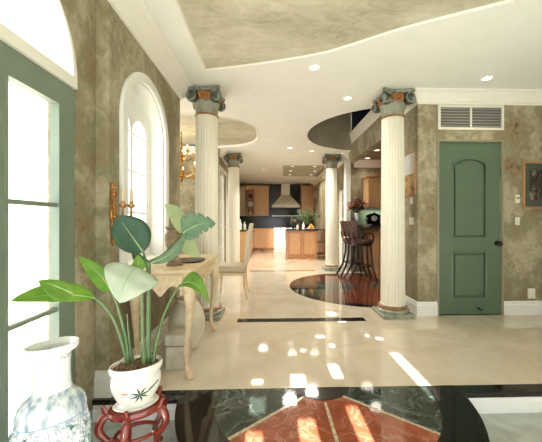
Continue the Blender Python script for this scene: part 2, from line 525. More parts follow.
struct(G().prism(rect(-3.4, 3.7, -1.75, 12.2), [rec, oval, hole, krec], .06, XY(H)).build('ceiling', M['ceil']))
def grow(lp, d):
    c = Vector((sum(p[0] for p in lp) / len(lp), sum(p[1] for p in lp) / len(lp)))
    return [(p[0] + (d if p[0] > c.x else -d), p[1] + (d if p[1] > c.y else -d)) for p in lp]
def panel(nm, lp, dz, m):
    x0 = min(p[0] for p in lp) - .08; x1 = max(p[0] for p in lp) + .08; y0 = min(p[1] for p in lp) - .08; y1 = max(p[1] for p in lp) + .08
    return struct(G().prism(rect(x0, x1, y0, y1), [], .03, XY(H + dz)).build(nm, m))
def lip(nm, lp, dz, k_):  # moulded inner edge of the recess
    g = G(); n = len(lp)
    P = [Vector((p[0], p[1], 0)) for p in lp]
    area = sum(P[i].x * P[(i + 1) % n].y - P[(i + 1) % n].x * P[i].y for i in range(n))
    sg = 1 if area > 0 else -1
    rings = []
    for i in range(n):
        d = (P[(i + 1) % n] - P[i - 1]).normalized(); nn = Vector((-d.y, d.x, 0)) * sg
        rings.append([g.bm.verts.new(P[i] + nn * q + Vector((0, 0, z))) for q, z in ((-.02 * k_, H - .0005), (-.02 * k_, H - .010 * k_), (.004 * k_, H - .010 * k_), (.014 * k_, H + dz * .5), (.03 * k_, H + dz), (-.02 * k_, H + dz))])
    for i in range(n):
        A, B = rings[i], rings[(i + 1) % n]
        for k in range(6): g.bm.faces.new((A[k], A[(k + 1) % 6], B[(k + 1) % 6], B[k]))
    return struct(g.build(nm, M['trim']))
panel('ceiling_panel', rec, .012, M['panel']); panel('ceiling_panel', oval, .03, M['panel']); panel('ceiling_panel', krec, .06, M['drum'])
lip('trim_6', rec, .012, .35); lip('trim_7', oval, .03, 1.0)
# drum above the round opening and the upper room behind it, its darkness painted on
g = G(); am = PI / 2 + math.asin((HX - 1.765) / HR); an = 1.5 * PI - math.asin((HX - 1.765) / HR)
arc = circ(HX, HY, HR - .003, 48, am, an, False); arc2 = circ(HX, HY, HR + .08, 48, an, am, False)
g.prism(arc, [], .05, XY(H + 1.46)); struct(g.build('ceiling_drum', M['drum']))
g = G()
A = [[g.bm.verts.new((x_, y_, z_)) for x_, y_ in lp] for lp, z_ in ((arc, H + .0005), (arc, H + 1.47), (arc2[::-1], H + 1.47), (arc2[::-1], H + .0605))]
A.append([g.bm.verts.new((x_, y_, H + .0605)) for x_, y_ in circ(HX, HY, HR - .0005, 48, am, an, False)])
A.append([g.bm.verts.new((x_, y_, H + .0005)) for x_, y_ in circ(HX, HY, HR - .0005, 48, am, an, False)])
for p in range(6):
    for k in range(48): g.bm.faces.new((A[p][k], A[p][k + 1], A[(p + 1) % 6][k + 1], A[(p + 1) % 6][k]))
struct(g.build('wall_drum', M['drum'], smooth=True))
struct(G().prism(rect(1.77, 3.7, 3.6, 6.5), [], .05, XY(H + 1.51)).build('ceiling_upper', M['void_dark']))
struct(G().prism([(1.77, 3.7), (1.77, 3.65), (3.65, 3.65), (3.65, 6.45), (1.77, 6.45), (1.77, 6.4), (3.6, 6.4), (3.6, 3.7)], [], 1.44, XY(H + .065)).build('wall_upper', M['void_dark']))

# ------------------------------------------------------------------ walls
DY0, DY1 = .59, 1.711
struct(G().prism(rect(-1.7, 1.90, LOW, H), [archloop(DY0, DY1, LOW + .005, 1.93)], -.16, YZ(-1.12)).build('wall_entry_left', M['wall']))
struct(G().prism(rect(1.902, 3.37, LOW, H), [archloop(2.10, 2.85, .79, 1.875)], -.20, YZ(-1.036)).build('wall_left', M['wall']))
struct(box('wall_bay_front', M['white'], -3.3, -1.30, 3.25, 3.37, 0, H))
struct(G().prism(rect(3.37, 6.15, 0, H), [rect(3.7, 5.8, .25, 2.3)], -.15, YZ(-3.2)).build('wall_bay_left', M['wall']))
struct(box('wall_bay_back', M['wall'], -3.35, -1.232, 6.15, 6.27, 0, H))
struct(G().prism(rect(6.15, 7.32, 0, H), [rect(6.26, 7.14, .01, 2.25)], -.15, YZ(-1.08)).build('wall_garden', M['wall']))
struct(box('wall_kitchen_left', M['wall'], -1.42, -1.27, 7.32, 12.1, 0, H))
struct(box('wall_kitchen_back', M['wall'], -1.42, 1.92, 12.0, 12.15, 0, H))
struct(G().prism(rect(6.62, 12.0, 0, H), [rect(6.98, 7.5, .01, 1.92)], .14, YZ(1.772)).build('wall_kitchen_right', M['wall']))
struct(G().prism(rect(1.77, 3.6, 0, H), [rect(2.025, 2.79, -.0, 2.085)], .12, XZ(3.42)).build('wall_right', M['wall']))
struct(box('wall_side', M['wall'], 1.77, 1.89, 3.541, 4.42, 0, 3.06))
struct(box('wall_header', M['wall'], 1.77, 1.89, 4.42, 6.5, 2.44, 3.06))
struct(box('wall_bar_back', M['wall'], 1.77, 3.6, 6.5, 6.62, 0, H))
struct(box('wall_bar_right', M['wall'], 3.5, 3.6, 3.54, 6.5, 0, H))
struct(box('ceiling_bar', M['barceil'], 1.895, 3.5, 3.6, 6.5, 2.50, 2.54))
struct(G().prism(rect(-1.7, 1.95, LOW, H), [], .1, YZ(3.5)).build('wall_entry_right', M['wall']))
struct(box('wall_right_return', M['wall'], 3.5, 3.6, 1.95, 3.42, 0, H))
# unseen entry back wall, added: fill opening below, slots shaped for the sun patches
def zz(y): return .5 * (y + 1.6)
sun_slots = [(.15, .25, 1.90, 2.135), (.455, .528, 2.07, 2.28), (.457, .53, 1.44, 1.765), (.156, .254, 1.44, 1.66), (1.022, 1.098, 1.80, 2.46),
         (-.125, -.05, 2.01, 2.08), (.77, .85, 3.22, 3.34), (.70, .80, 3.45, 3.60), (.50, .57, 3.28, 3.38), (.545, .585, 2.58, 2.66), (.45, .53, 2.80, 2.87), (1.02, 1.08, 2.73, 2.80), (.27, .31, 2.50, 2.56), (-.125, -.03, 1.70, 1.87), (-.125, -.04, 1.44, 1.57)]
struct(G().prism(rect(-1.3, 3.6, LOW, H), [rect(-1.0, 3.3, -.05, 1.38)] + [rect(a, b, zz(c), zz(d)) for a, b, c, d in sun_slots], -.02, XZ(-1.6)).build('wall_sun_slots', M['white']))

# pier at the far end of the header
struct(box('trim_10', M['trim'], 1.70, 1.80, 6.42, 6.64, 0, 2.52))

# crowns, baseboards
CROWN = [(0, 0), (0, -.15), (.012, -.15), (.014, -.135), (.03, -.128), (.036, -.11), (.07, -.075), (.105, -.045), (.112, -.03), (.135, -.024), (.15, -.012), (.15, 0)]
def run(name, p0, p1, n, z, prof, m, miter0=0, miter1=0, kind=True):
    g = G(); p0 = Vector((*p0, 0)); p1 = Vector((*p1, 0)); n = Vector((*n, 0)); d = (p1 - p0).normalized()
    A = [g.bm.verts.new(p0 + n * q + d * (miter0 * q) + Vector((0, 0, z + h))) for q, h in prof]
    B = [g.bm.verts.new(p1 + n * q + d * (miter1 * q) + Vector((0, 0, z + h))) for q, h in prof]
    k = len(prof)
    for i in range(k): g.bm.faces.new((A[i], A[(i + 1) % k], B[(i + 1) % k], B[i]))
    g.bm.faces.new(A); g.bm.faces.new(B)
    return struct(g.build(name, m))
HC = H - .001
run('trim_11', (-1.035, 1.86), (-1.035, 3.37), (1, 0), HC, CROWN, M['trim'], 0, 1)
run('trim_12', (-1.035, 3.37), (-1.3, 3.37), (0, 1), HC, CROWN, M['trim'], -1, 0)
run('trim_13', (-1.119, -1.5), (-1.119, 1.86), (1, 0), HC, CROWN, M['trim'])
run('trim_14', (1.77, 3.419), (3.5, 3.419), (0, -1), HC, [(q * .72, z * .98) for q, z in CROWN], M['trim'], -1, 0)
run('trim_15', (1.769, 3.42), (1.769, 3.87), (-1, 0), HC, [(q * .72, z * .98) for q, z in CROWN], M['trim'], -1, 0)
run('trim_16', (1.769, 3.87), (1.769, 6.24), (-1, 0), 3.03, [(q * .35, z * 1.4) for q, z in CROWN], M['trim'])
run('trim_17', (1.89, 6.499), (3.5, 6.499), (0, -1), 2.499, CROWN, M['trim'])
run('trim_18', (-1.079, 6.27), (-1.079, 7.32), (1, 0), HC, CROWN, M['trim'])
run('trim_19', (-3.1, 6.149), (-1.2, 6.149), (0, -1), HC, CROWN, M['trim'])
run('trim_20', (1.769, 6.45), (1.769, 12), (-1, 0), HC, CROWN, M['trim'])
BASE = [(0, 0), (.022, 0), (.022, .12), (.014, .132), (.014, .152), (.006, .165), (0, .165)]
run('baseboard_left', (-1.035, 1.901), (-1.035, 3.37), (1, 0), 0, BASE, M['white'], -1, 0)
run('baseboard_jog', (-1.119, 1.901), (-1.035, 1.901), (0, -1), 0, BASE, M['white'], 0, 1)
run('baseboard_right', (1.77, 3.419), (2.0, 3.419), (0, -1), 0, BASE, M['white'], -1, 0)
run('baseboard_far_right', (2.815, 3.419), (3.5, 3.419), (0, -1), 0, BASE, M['white'])
run('baseboard_side', (1.769, 3.42), (1.769, 4.42), (-1, 0), 0, BASE, M['white'], -1, 0)
run('baseboard_bay', (-3.1, 6.149), (-1.1, 6.149), (0, -1), 0, BASE, M['white'])

# green door casing + door
struct(G().prism([(2.0, 0), (2.025, 0), (2.025, 2.085), (2.79, 2.085), (2.79, 0), (2.815, 0), (2.815, 2.11), (2.0, 2.11)], [], -.012, XZ(3.419)).build('trim_21', pm('olive_casing', two((.27, .245, .165), .05), 5, .5)))
D = thing('door_2', None, None, (2.4, 3.42, 0), kind='structure')
def panelloop(x0, x1, z0, z1, rise):
    c = (x0 + x1) / 2; pts = [(x0, z0), (x1, z0), (x1, z1 - rise)]
    if rise:
        for k in range(0, 13):
            t = k / 12; xx = x1 - .02 - (x1 - x0 - .04) * t
            pts.append((xx, z1 - rise + .012 + (rise - .012) * math.sin(PI * t) ** .8))
        pts.append((x0, z1 - rise))
    else: pts += [(x0, z1)]
    return pts
def inset(lp, d):
    c = Vector((sum(p[0] for p in lp) / len(lp), sum(p[1] for p in lp) / len(lp)))
    xs = [p[0] for p in lp]; ys = [p[1] for p in lp]
    sx = 1 - 2 * d / (max(xs) - min(xs)); sy = 1 - 2 * d / (max(ys) - min(ys)); cx = (max(xs) + min(xs)) / 2; cy = (max(ys) + min(ys)) / 2
    return [(cx + (p[0] - cx) * sx, cy + (p[1] - cy) * sy) for p in lp]
up = panelloop(2.19, 2.632, .915, 1.90, .06); lo_ = panelloop(2.19, 2.632, .185, .775, 0)
G().prism(rect(2.028, 2.787, .008, 2.082), [up, lo_], .045, XZ(3.432)).build('door_leaf', M['sage'], D)
for lp in (up, lo_):
    g = G().prism(lp, [], .012, XZ(3.462)); g.prism(inset(lp, -.004), [inset(lp, .024)], -.034, XZ(3.462))
    g.build('door_panel', M['sage'], D, bevel=.006)
    G().prism(inset(lp, .050), [], -.022, XZ(3.461)).build('raised_field', M['sage'], D, bevel=.008)
kn = G().lathe([(0, 0), (.030, 0), (.030, .006), (.012, .010), (.011, .035), (.027, .045), (.030, .058), (.020, .070), (0, .073)], (2.748, 3.432, .86), 20, axis='y')
for v in kn.bm.verts: v.co.y = 3.432 - (v.co.y - 3.432)
kn.build('door_handle', M['dark'], D, smooth=True)
for z in (.28, 1.05, 1.82):
    G().lathe([(0, -.045), (.009, -.045), (.009, .045), (0, .045)], (2.03, 3.424, z), 10).build('hinge', M['dark'], D, smooth=True)
ds = G().lathe([(0, 0), (.014, 0), (.009, .01), (.007, .05), (.012, .055), (.012, .065), (0, .065)], (2.52, 3.432, .075), 12, axis='y')
for v in ds.bm.verts: v.co.y = 3.432 - (v.co.y - 3.432)
ds.build('door_stop', M['dark'], D, smooth=True)

# vent grille
V = thing('vent_grille', 'white framed double air vent high on wall above the green door', 'vent', (2.41, 3.42, 2.21))
vx0, vx1, vz0, vz1 = 2.01, 2.815, 2.225, 2.525
vm = (vx0 + vx1) / 2
G().prism(rect(vx0, vx1, vz0, vz1), [rect(vx0 + .03, vm - .009, vz0 + .03, vz1 - .03), rect(vm + .009, vx1 - .03, vz0 + .03, vz1 - .03)], -.018, XZ(3.419)).build('frame', M['plate'], V, bevel=.003)
for a, b in ((vx0 + .03, vm - .009), (vm + .009, vx1 - .03)):
    g = G()
    for k in range(7):
        z = vz0 + .046 + k * .0345
        g.obox(((a + b) / 2, 3.408, z), (1, 0, 0), (b - a) / 2, (0, -1, -.7), .011, .0015)
    lv = g.build('louver', M['louver'], V)
    G().box(a, b, 3.4165, 3.4195, vz0 + .03, vz1 - .03).build('louver_gap_shade', M['slot_shade'], lv)  # grey sheet stands in for the shade between the louvers

# small wall fittings on the right
def plate(name, label, cat, X, z, w_, h_, det):
    t = thing(name, label, cat, (X, 3.42, z - h_ / 2))
    G().box(X - w_ / 2, X + w_ / 2, 3.411, 3.4195, z - h_ / 2, z + h_ / 2).build('cover', M['plate'], t, bevel=.003)
    det(t, X, z)
def d_toggle(t, X, z): G().box(X - .006, X + .006, 3.398, 3.411, z - .014, z + .014).build('toggle', M['plate'], t, bevel=.002)
def d_thermo(t, X, z): G().box(X - .018, X + .018, 3.404, 3.411, z - .002, z + .022).build('display', pm('grey_display', two((.25, .27, .24), .05), 9, .3), t)
def d_outlet(t, X, z):
    for k in (-.03, .03): G().lathe([(0, 0), (.019, 0), (.017, -.004), (0, -.004)], (X, 3.411, z + k), 16, axis='y').build('socket', M['plate'], t)
plate('thermostat', 'small ivory thermostat on marbled wall right of the green door', 'thermostat', 2.99, 1.40, .055, .10, d_thermo)
plate('light_switch', 'ivory light switch on marbled wall, below the thermostat', 'switch', 2.99, 1.13, .055, .095, d_toggle)
plate('wall_outlet', 'ivory socket plate low on wall above the right baseboard', 'outlet', 3.165, .255, .09, .12, d_outlet)
for nm, lb, z, hh, ww in (('light_switch', 'small ivory switch plate just below the tall narrow picture', 1.385, .085, .07), ('light_switch', 'wider ivory switch plate behind the near right column, lower of two', 1.132, .09, .11)):
    t = thing(nm, lb, 'switch', (1.77, 3.57, z - hh / 2))
    G().box(1.7605, 1.7695, 3.57 - ww / 2, 3.57 + ww / 2, z - hh / 2, z + hh / 2).build('cover', M['plate'], t, bevel=.003)
    for k in ((0,) if ww < .1 else (-.025, .025)):
        G().box(1.750, 1.7605, 3.57 + k - .006, 3.57 + k + .006, z - .014, z + .014).build('toggle', M['plate'], t)

# pictures
def art_mat(name, stops, s, st=(1, 1, 1), dist=2):
    return pm(name, stops, s, .35, stretch=st, dist=dist, detail=3)
P = thing('framed_picture', 'wood framed dark picture with green mat at the right edge', 'picture', (3.24, 3.42, 1.28))
px0, px1, pz0, pz1 = 3.05, 3.44, 1.285, 1.85
G().prism(rect(px0, px1, pz0, pz1), [rect(px0 + .022, px1 - .022, pz0 + .022, pz1 - .022)], -.025, XZ(3.419)).build('frame', M['framewood'], P, bevel=.004)
G().prism(rect(px0 + .02, px1 - .02, pz0 + .02, pz1 - .02), [rect(px0 + .085, px1 - .085, pz0 + .10, pz1 - .10)], -.006, XZ(3.415)).build('mat', pm('dark_green_mat', two((.06, .08, .065), .1), 10, .5), P)
G().box(px0 + .08, px1 - .08, 3.412, 3.416, pz0 + .095, pz1 - .095).build('artwork', art_mat('dark_still_life', [(.012, .010, .008), (.05, .035, .025), (.30, .24, .17)], 9, (1, 1, .5)), P)
P = thing('framed_picture', 'narrow oak framed picture on side wall beside the near right column', 'picture', (1.77, 3.62, 1.45))
G().prism(rect(3.45, 3.80, 1.45, 1.99), [rect(3.465, 3.785, 1.465, 1.975)], -.02, YZ(1.769)).build('frame', M['framewood'], P, bevel=.003)
G().prism([(3.46, 1.72), (3.79, 1.72), (3.79, 1.98), (3.46, 1.98)], [], -.008, YZ(1.767)).build('artwork_top', pm('pale_sky_print', two((.62, .64, .62), .08), 6, .3), P)
G().prism([(3.46, 1.46), (3.79, 1.46), (3.79, 1.72), (3.46, 1.72)], [], -.008, YZ(1.767)).build('artwork_bottom', art_mat('ochre_landscape_print', [(.22, .10, .045), (.46, .26, .11), (.55, .40, .22)], 5), P)

# ------------------------------------------------------------------ entry door, transom
def entry_leaf(name, y0, y1):
    t = thing(name, None, None, (-1.16, (y0 + y1) / 2, LOW), kind='structure')
    z0, z1 = LOW + .012, 1.882
    gl = rect(y0 + .125, y1 - .125, .10, 1.757)
    G().prism(rect(y0 + .004, y1 - .004, z0, z1), [gl], -.045, YZ(-1.125)).build('door_leaf', M['sagegrey'], t, bevel=.004)
    G().prism(rect(y0 + .115, y1 - .115, .09, 1.767), [inset(gl, .006)], -.05, YZ(-1.1225)).build('glazing_bead', M['sagegrey'], t)
    g = G()
    for z in (.655, 1.21): g.box(-1.158, -1.132, y0 + .12, y1 - .12, z - .011, z + .011)
    g.build('glazing_bar', M['sagegrey'], t)
    G().box(-1.147, -1.143, y0 + .12, y1 - .12, .095, 1.76).build('pane', M['glass'], t)
    return t
entry_leaf('door_1', 1.15, DY1); entry_leaf('door_3', DY0, 1.15)
t = thing('window_1', None, None, (-1.16, 1.15, 1.88), kind='structure')
cy_, r_ = 1.15, (DY1 - DY0) / 2
G().prism([(DY0, 1.885), (DY1, 1.885)] + circ(cy_, 1.93, r_, 32, 0, PI, False), [[(DY0 + .03, 1.945), (DY1 - .03, 1.945)] + circ(cy_, 1.95, r_ - .03, 32, 0.02, PI - .02, False)], -.172, YZ(-1.112)).build('window_frame', M['trim'], t)
G().prism([(DY0 + .02, 1.93), (DY1 - .02, 1.93)] + circ(cy_, 1.94, r_ - .02, 32, 0.02, PI - .02, False), [], -.005, YZ(-1.15)).build('pane', M['glass'], t)

# arched window
t = thing('window_2', None, None, (-1.2, 2.475, .79), kind='structure')
a_in = archloop(2.10, 2.85, .79, 1.875); a_out = archloop(2.022, 2.928, .73, 1.875)
G().prism(a_out, [a_in], .028, YZ(-1.036)).build('casing', M['white'], t, bevel=.005)
G().prism(archloop(2.1005, 2.8495, .7905, 1.875), [archloop(2.112, 2.838, .803, 1.875)], -.195, YZ(-1.036)).build('reveal', M['white'], t)
G().prism(archloop(2.112, 2.838, .80, 1.875), [archloop(2.165, 2.785, .86, 1.875)], -.05, YZ(-1.155)).build('window_frame', M['white'], t)
G().prism(archloop(2.165, 2.785, .86, 1.875), [archloop(2.19, 2.46, .89, 1.875), archloop(2.49, 2.76, .89, 1.875)], -.035, YZ(-1.162)).build('sash', M['white'], t)
g = G()
for z in (1.2, 1.55, 1.875): g.box(-1.191, -1.167, 2.17, 2.78, z - .008, z + .008)
g.build('glazing_bar', M['white'], t)
G().prism(archloop(2.16, 2.79, .85, 1.875), [], -.004, YZ(-1.178)).build('pane', M['glass'], t)

# garden door and patio door; bay and entry-back windows added for fill light
def glazed(name, loop, bars, frame, m, x, dirn, plane, kind_pane='pane'):
    (u0, v0), (u1, v1) = loop
    t = thing(name, None, None, plane(x)(*((u0 + u1) / 2, v0, 0)), kind='structure')
    G().prism(rect(u0, u1, v0, v1), [rect(u0 + frame, u1 - frame, v0 + frame, v1 - frame)], dirn * .06, plane(x)).build('window_frame', m, t)
    g = G()
    for du in bars[0]: g.prism(rect(du - .012, du + .012, v0 + frame, v1 - frame), [], dirn * .03, plane(x + dirn * .015))
    for dv in bars[1]: g.prism(rect(u0 + frame, u1 - frame, dv - .012, dv + .012), [], dirn * .028, plane(x + dirn * .016))
    if bars[0] or bars[1]: g.build('glazing_bar', m, t)
    G().prism(rect(u0 + frame - .01, u1 - frame + .01, v0 + frame - .01, v1 - frame + .01), [], dirn * .004, plane(x + dirn * .028)).build('pane', M['glass'], t)
    return t
glazed('window_fill_bay', ((3.7, .25), (5.8, 2.3)), ((4.4, 5.1), (1.3,)), .05, M['white'], -3.24, -1, YZ)  # unseen bay window, added to bring daylight into the middle
glazed('window_4', ((6.26, .01), (7.14, 2.25)), ((), (.55, 1.05, 1.62)), .07, M['white'], -1.12, -1, YZ)
glazed('door_4', ((6.98, .01), (7.5, 1.92)), ((), (.6, 1.2)), .07, M['white'], 1.80, 1, YZ)
glazed('window_fill_entry', ((-1.0, -.05), (3.3, 1.38)), ((.05, 1.1, 2.2), ()), .05, M['white'], -1.605, -1, XZ)  # unseen lower opening, added as fill for the near area
run('trim_22', (-1.079, 6.2), (-1.079, 6.26), (1, 0), 2.33, [(0, 0), (.02, 0), (.02, -2.33), (0, -2.33)], M['trim'])
run('trim_23', (-1.079, 7.14), (-1.079, 7.22), (1, 0), 2.33, [(0, 0), (.02, 0), (.02, -2.33), (0, -2.33)], M['trim'])
run('trim_24', (-1.079, 6.261), (-1.079, 7.139), (1, 0), 2.33, [(0, 0), (.02, 0), (.02, -.08), (0, -.08)], M['trim'])

# outside
struct(box('ground_outside', M['lawn'], -14, -1.6, -6, 14, LOW - .12, LOW - .06))
struct(box('ground_back', M['lawn'], -1.6, 9, -8, -1.9, LOW - .12, LOW - .06))
# ------------------------------------------------------------------ columns
def make_column(label):
    t = thing('column', label, 'column', (0, 0, 0))
    G().box(-.19, .19, -.19, .19, 0, .048).build('plinth', M['stonegreen'], t, bevel=.008)
    G().lathe([(.0, .048), (.178, .048), (.186, .058), (.186, .072), (.176, .083), (.162, .088), (.160, .094), (.0, .094)], seg=48).build('base', M['stonegreen'], t, smooth=True)
    G().lathe([(0, .094), (.158, .094), (.169, .103), (.171, .115), (.160, .125), (.15, .129), (0, .129)], seg=48).build('base_ring', M['gilt'], t, smooth=True)['label'] = 'gilded base ring'
    n = 24; per = 6
    def fl(i):
        k = i % per
        return (1, 1, .962, .944, .944, .962)[k]
    z0, z1 = .129, 2.365
    prof = [(0, z0), (.150, z0), (.141, z0 + .02)]
    for k in range(1, 9):
        s = k / 9; prof.append((.141 - .014 * s ** 1.5, z0 + .02 + (z1 - z0 - .03) * s))
    prof += [(.127, z1 - .01), (.129, z1), (0, z1)]
    G().lathe(prof, seg=n * per, flute=fl).build('shaft', M['shaft'], t, smooth=False)
    G().lathe([(0, z1), (.136, z1), (.143, z1 + .011), (.136, z1 + .022), (0, z1 + .022)], seg=40).build('necking_ring', M['gilt'], t, smooth=True)['label'] = 'gilded necking ring'
    bell = G().lathe([(0, z1 + .022), (.128, z1 + .022), (.128, z1 + .07), (.134, z1 + .11), (.150, z1 + .135), (.152, z1 + .16), (.140, z1 + .18), (.135, z1 + .27), (0, z1 + .27)], seg=40).build('capital', M['bell'], t, smooth=True)
    lp = []
    for q in range(4):
        for k in range(9):
            s = -1 + 2 * k / 8; d = .150 + .042 * s * s
            u = s * .178
            a = q * PI / 2
            lp.append((d * math.cos(a) - u * math.sin(a), d * math.sin(a) + u * math.cos(a)))
    G().prism(lp, [], .034, XY(z1 + .268)).build('abacus', M['verdigris'], bell, bevel=.006)
    zc = z1 + .198
    Z = Vector((0, 0, 1))
    for q in range(4):
        for sgn in (-1, 1):
            a = q * PI / 2
            nrm = Vector((math.cos(a), math.sin(a), 0)); tan = Vector((-nrm.y, nrm.x, 0)) * sgn
            f = (nrm + tan * .18).normalized(); sd = Vector((-f.y, f.x, 0)) * sgn
            c = nrm * .150 + tan * .142 + Z * zc
            g = G()
            pts = []; rad = []
            for k in range(40):
                th = k / 39 * 5.2 * PI
                r = .060 * (1 - k / 39 * .86)
                pts.append(c + sd * (r * math.cos(th + PI * .5)) + Z * r * math.sin(th + PI * .5) + f * (.018 + .016 * k / 39))
                rad.append(.0115 * (1 - .45 * k / 39))
            g.tube(pts, rad, 6)
            vo = g.build('volute', M['verdigris'], bell, smooth=True)
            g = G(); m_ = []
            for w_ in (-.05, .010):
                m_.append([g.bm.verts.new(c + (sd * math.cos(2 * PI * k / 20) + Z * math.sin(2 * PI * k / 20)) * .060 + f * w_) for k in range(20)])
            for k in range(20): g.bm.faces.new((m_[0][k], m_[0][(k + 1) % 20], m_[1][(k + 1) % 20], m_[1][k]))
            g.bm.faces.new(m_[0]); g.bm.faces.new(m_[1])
            g.build('volute_back', M['volute_shade'], bell, smooth=True)['label'] = 'scroll backing darkened like shade in the gaps'
        nrm = Vector((math.cos(q * PI / 2), math.sin(q * PI / 2), 0)); tan = Vector((-nrm.y, nrm.x, 0))
        g = G()
        c = nrm * .152 + Z * (z1 + .215)
        g.obox(c - nrm * .008, tan, .066, (0, 0, 1), .040, .010)
        for k in range(9):
            th = 2 * PI * k / 9
            g.ball(c + tan * .044 * math.cos(th) + Z * .030 * math.sin(th) + nrm * .006, .014, seg=8)
        g.ball(c + nrm * .016, .019, seg=10)
        g.build('rosette', M['gold'], bell, smooth=True)['label'] = 'gilded orange flower ornament'
    return t
c1 = make_column('fluted cream column standing at the far end of the carved console table')
c1.location = (-.755, 3.49, 0); c1.scale = (1.0, 1.0, 1.0); ORG[c1.name] = Vector(c1.location)
for loc, lb in (((1.49, 3.48, 0), 'fluted cream column with green base standing beside the green panelled door'), ((-.835, 6.7, 0), 'rear cream column by the kitchen, behind the upholstered chair'), ((1.44, 6.75, 0), 'rear cream column standing left of the bar stools')):
    c = copy_tree(c1, loc); c['label'] = lb

# ------------------------------------------------------------------ console table
T = thing('console_table', 'pale carved wood console table with cabriole legs under arched window', 'table', (-.8, 2.56, 0))
tx0, tx1, ty0, ty1 = -1.012, -.54, 2.05, 3.07
G().box(tx0, tx1, ty0, ty1, .752, .785).build('tabletop', M['pale'], T, bevel=.010)
G().box(tx0, tx1 - .012, ty0 + .012, ty1 - .012, .735, .752).build('top_moulding', M['pale'], T, bevel=.006)
def scallop(u0, u1, zt, n=3):
    pts = [(u1, zt), (u0, zt)]
    for k in range(37):
        s = k / 36; d = .095 + .022 * math.cos(2 * PI * n * s) + .03 * math.exp(-((s - .5) / .09) ** 2)
        pts.append((u0 + (u1 - u0) * s, zt - d))
    return pts
ap = []
ap.append(G().prism(scallop(ty0 + .06, ty1 - .06, .735, 4), [], -.022, YZ(tx1 - .03)).build('apron', M['pale'], T, bevel=.004))
for y in (ty0 + .035, ty1 - .057): ap.append(G().prism(scallop(tx0 + .05, tx1 - .06, .735, 2), [], .022, XZ(y)).build('apron', M['pale'], T, bevel=.004))
g = G(); rnd = random.Random(3)  # carved leaf relief on the long apron
for s in (-1, 1):
    for k in range(7):
        yy = 2.56 + s * (.03 + k * .055); zc = .665 + .012 * math.sin(k * 1.7)
        g.tube([(tx1 - .031, yy, zc - .02), (tx1 - .022, yy + s * .02, zc + .005), (tx1 - .03, yy + s * .045, zc + .022)], [.004, .011, .003], 6)
g.ball((tx1 - .03, 2.56, .65), .028, sx=.5, seg=10)
g.build('carving', M['pale'], ap[0], smooth=True)
def cab_leg(x_, y_, dx, dy):
    ctl = [(0, .735, .040), (.004, .66, .042), (.022, .58, .040), (.026, .50, .032), (.008, .36, .023), (-.012, .20, .018), (-.014, .10, .017), (.004, .045, .021), (.026, .018, .026), (.032, .002, .024)]
    pts = spline([(x_ + dx * o, y_ + dy * o, z) for o, z, r in ctl], 4)
    rad = [r for r in [v.x for v in spline([(c[2], 0, 0) for c in ctl], 4)]]
    l = G().tube(pts, rad, 12).build('leg', M['pale'], T, smooth=True)
    g = G()
    p = Vector((x_ + dx * .045, y_ + dy * .045, .59))
    for k in (-1, 0, 1): g.ball(p + Vector((-dy * .012 * k, dx * .012 * k, -.01 * abs(k))), .016, sz=2.0, seg=8)
    g.build('carving', M['pale'], l, smooth=True)
cab_leg(tx1 - .055, ty0 + .06, .8, -.5); cab_leg(tx1 - .055, ty1 - .06, .8, .5)
cab_leg(tx0 + .055, ty0 + .06, -.1, -.5); cab_leg(tx0 + .055, ty1 - .06, -.1, .5)

# things on and below the table
U = thing('urn', 'aged brown turned urn standing on the pale console table', 'urn', (-.735, 2.26, .785))
G().lathe([(0, .785), (.062, .785), (.062, .80), (.050, .808), (.052, .825), (.036, .835), (.022, .86), (.026, .875), (.020, .89), (0, .89)], (-.735, 2.26, 0), 28).build('base', M['bronzewood'], U, smooth=True)
G().lathe([(0, .885), (.022, .885), (.045, .90), (.066, .94), (.074, .985), (.072, 1.02), (.058, 1.045), (.055, 1.06), (.070, 1.072), (.072, 1.085), (.060, 1.085), (.05, 1.06), (0, 1.05)], (-.735, 2.26, 0), 28).build('bowl', M['bronzewood'], U, smooth=True)
tag(G().prism(superell(-.70, 2.52, .13, .16, 3, 40), [], .012, XY(.785)).build('tray', M['dark'], bevel=.004), 'flat dark tray lying on the console table behind the urn', 'tray')
tag(G().lathe([(0, 0), (.085, 0), (.095, .01), (.135, .08), (.158, .17), (.160, .24), (.145, .32), (.11, .385), (.085, .41), (.088, .43), (.098, .44), (.085, .445), (.07, .42), (.06, .40), (0, .38)], (-.745, 2.62, 0), 40).build('jar', M['jar'], smooth=True), 'big round cream jar on the floor under the console table', 'jar')
B = thing('stone_box', 'square weathered stone box with lid on floor under console table', 'box', (-.715, 2.29, 0))
G().box(-.79, -.635, 2.215, 2.365, 0, .175).build('body', M['stone'], B, bevel=.006)
G().box(-.795, -.63, 2.21, 2.37, .182, .262).build('lid', M['stone'], B, bevel=.008)

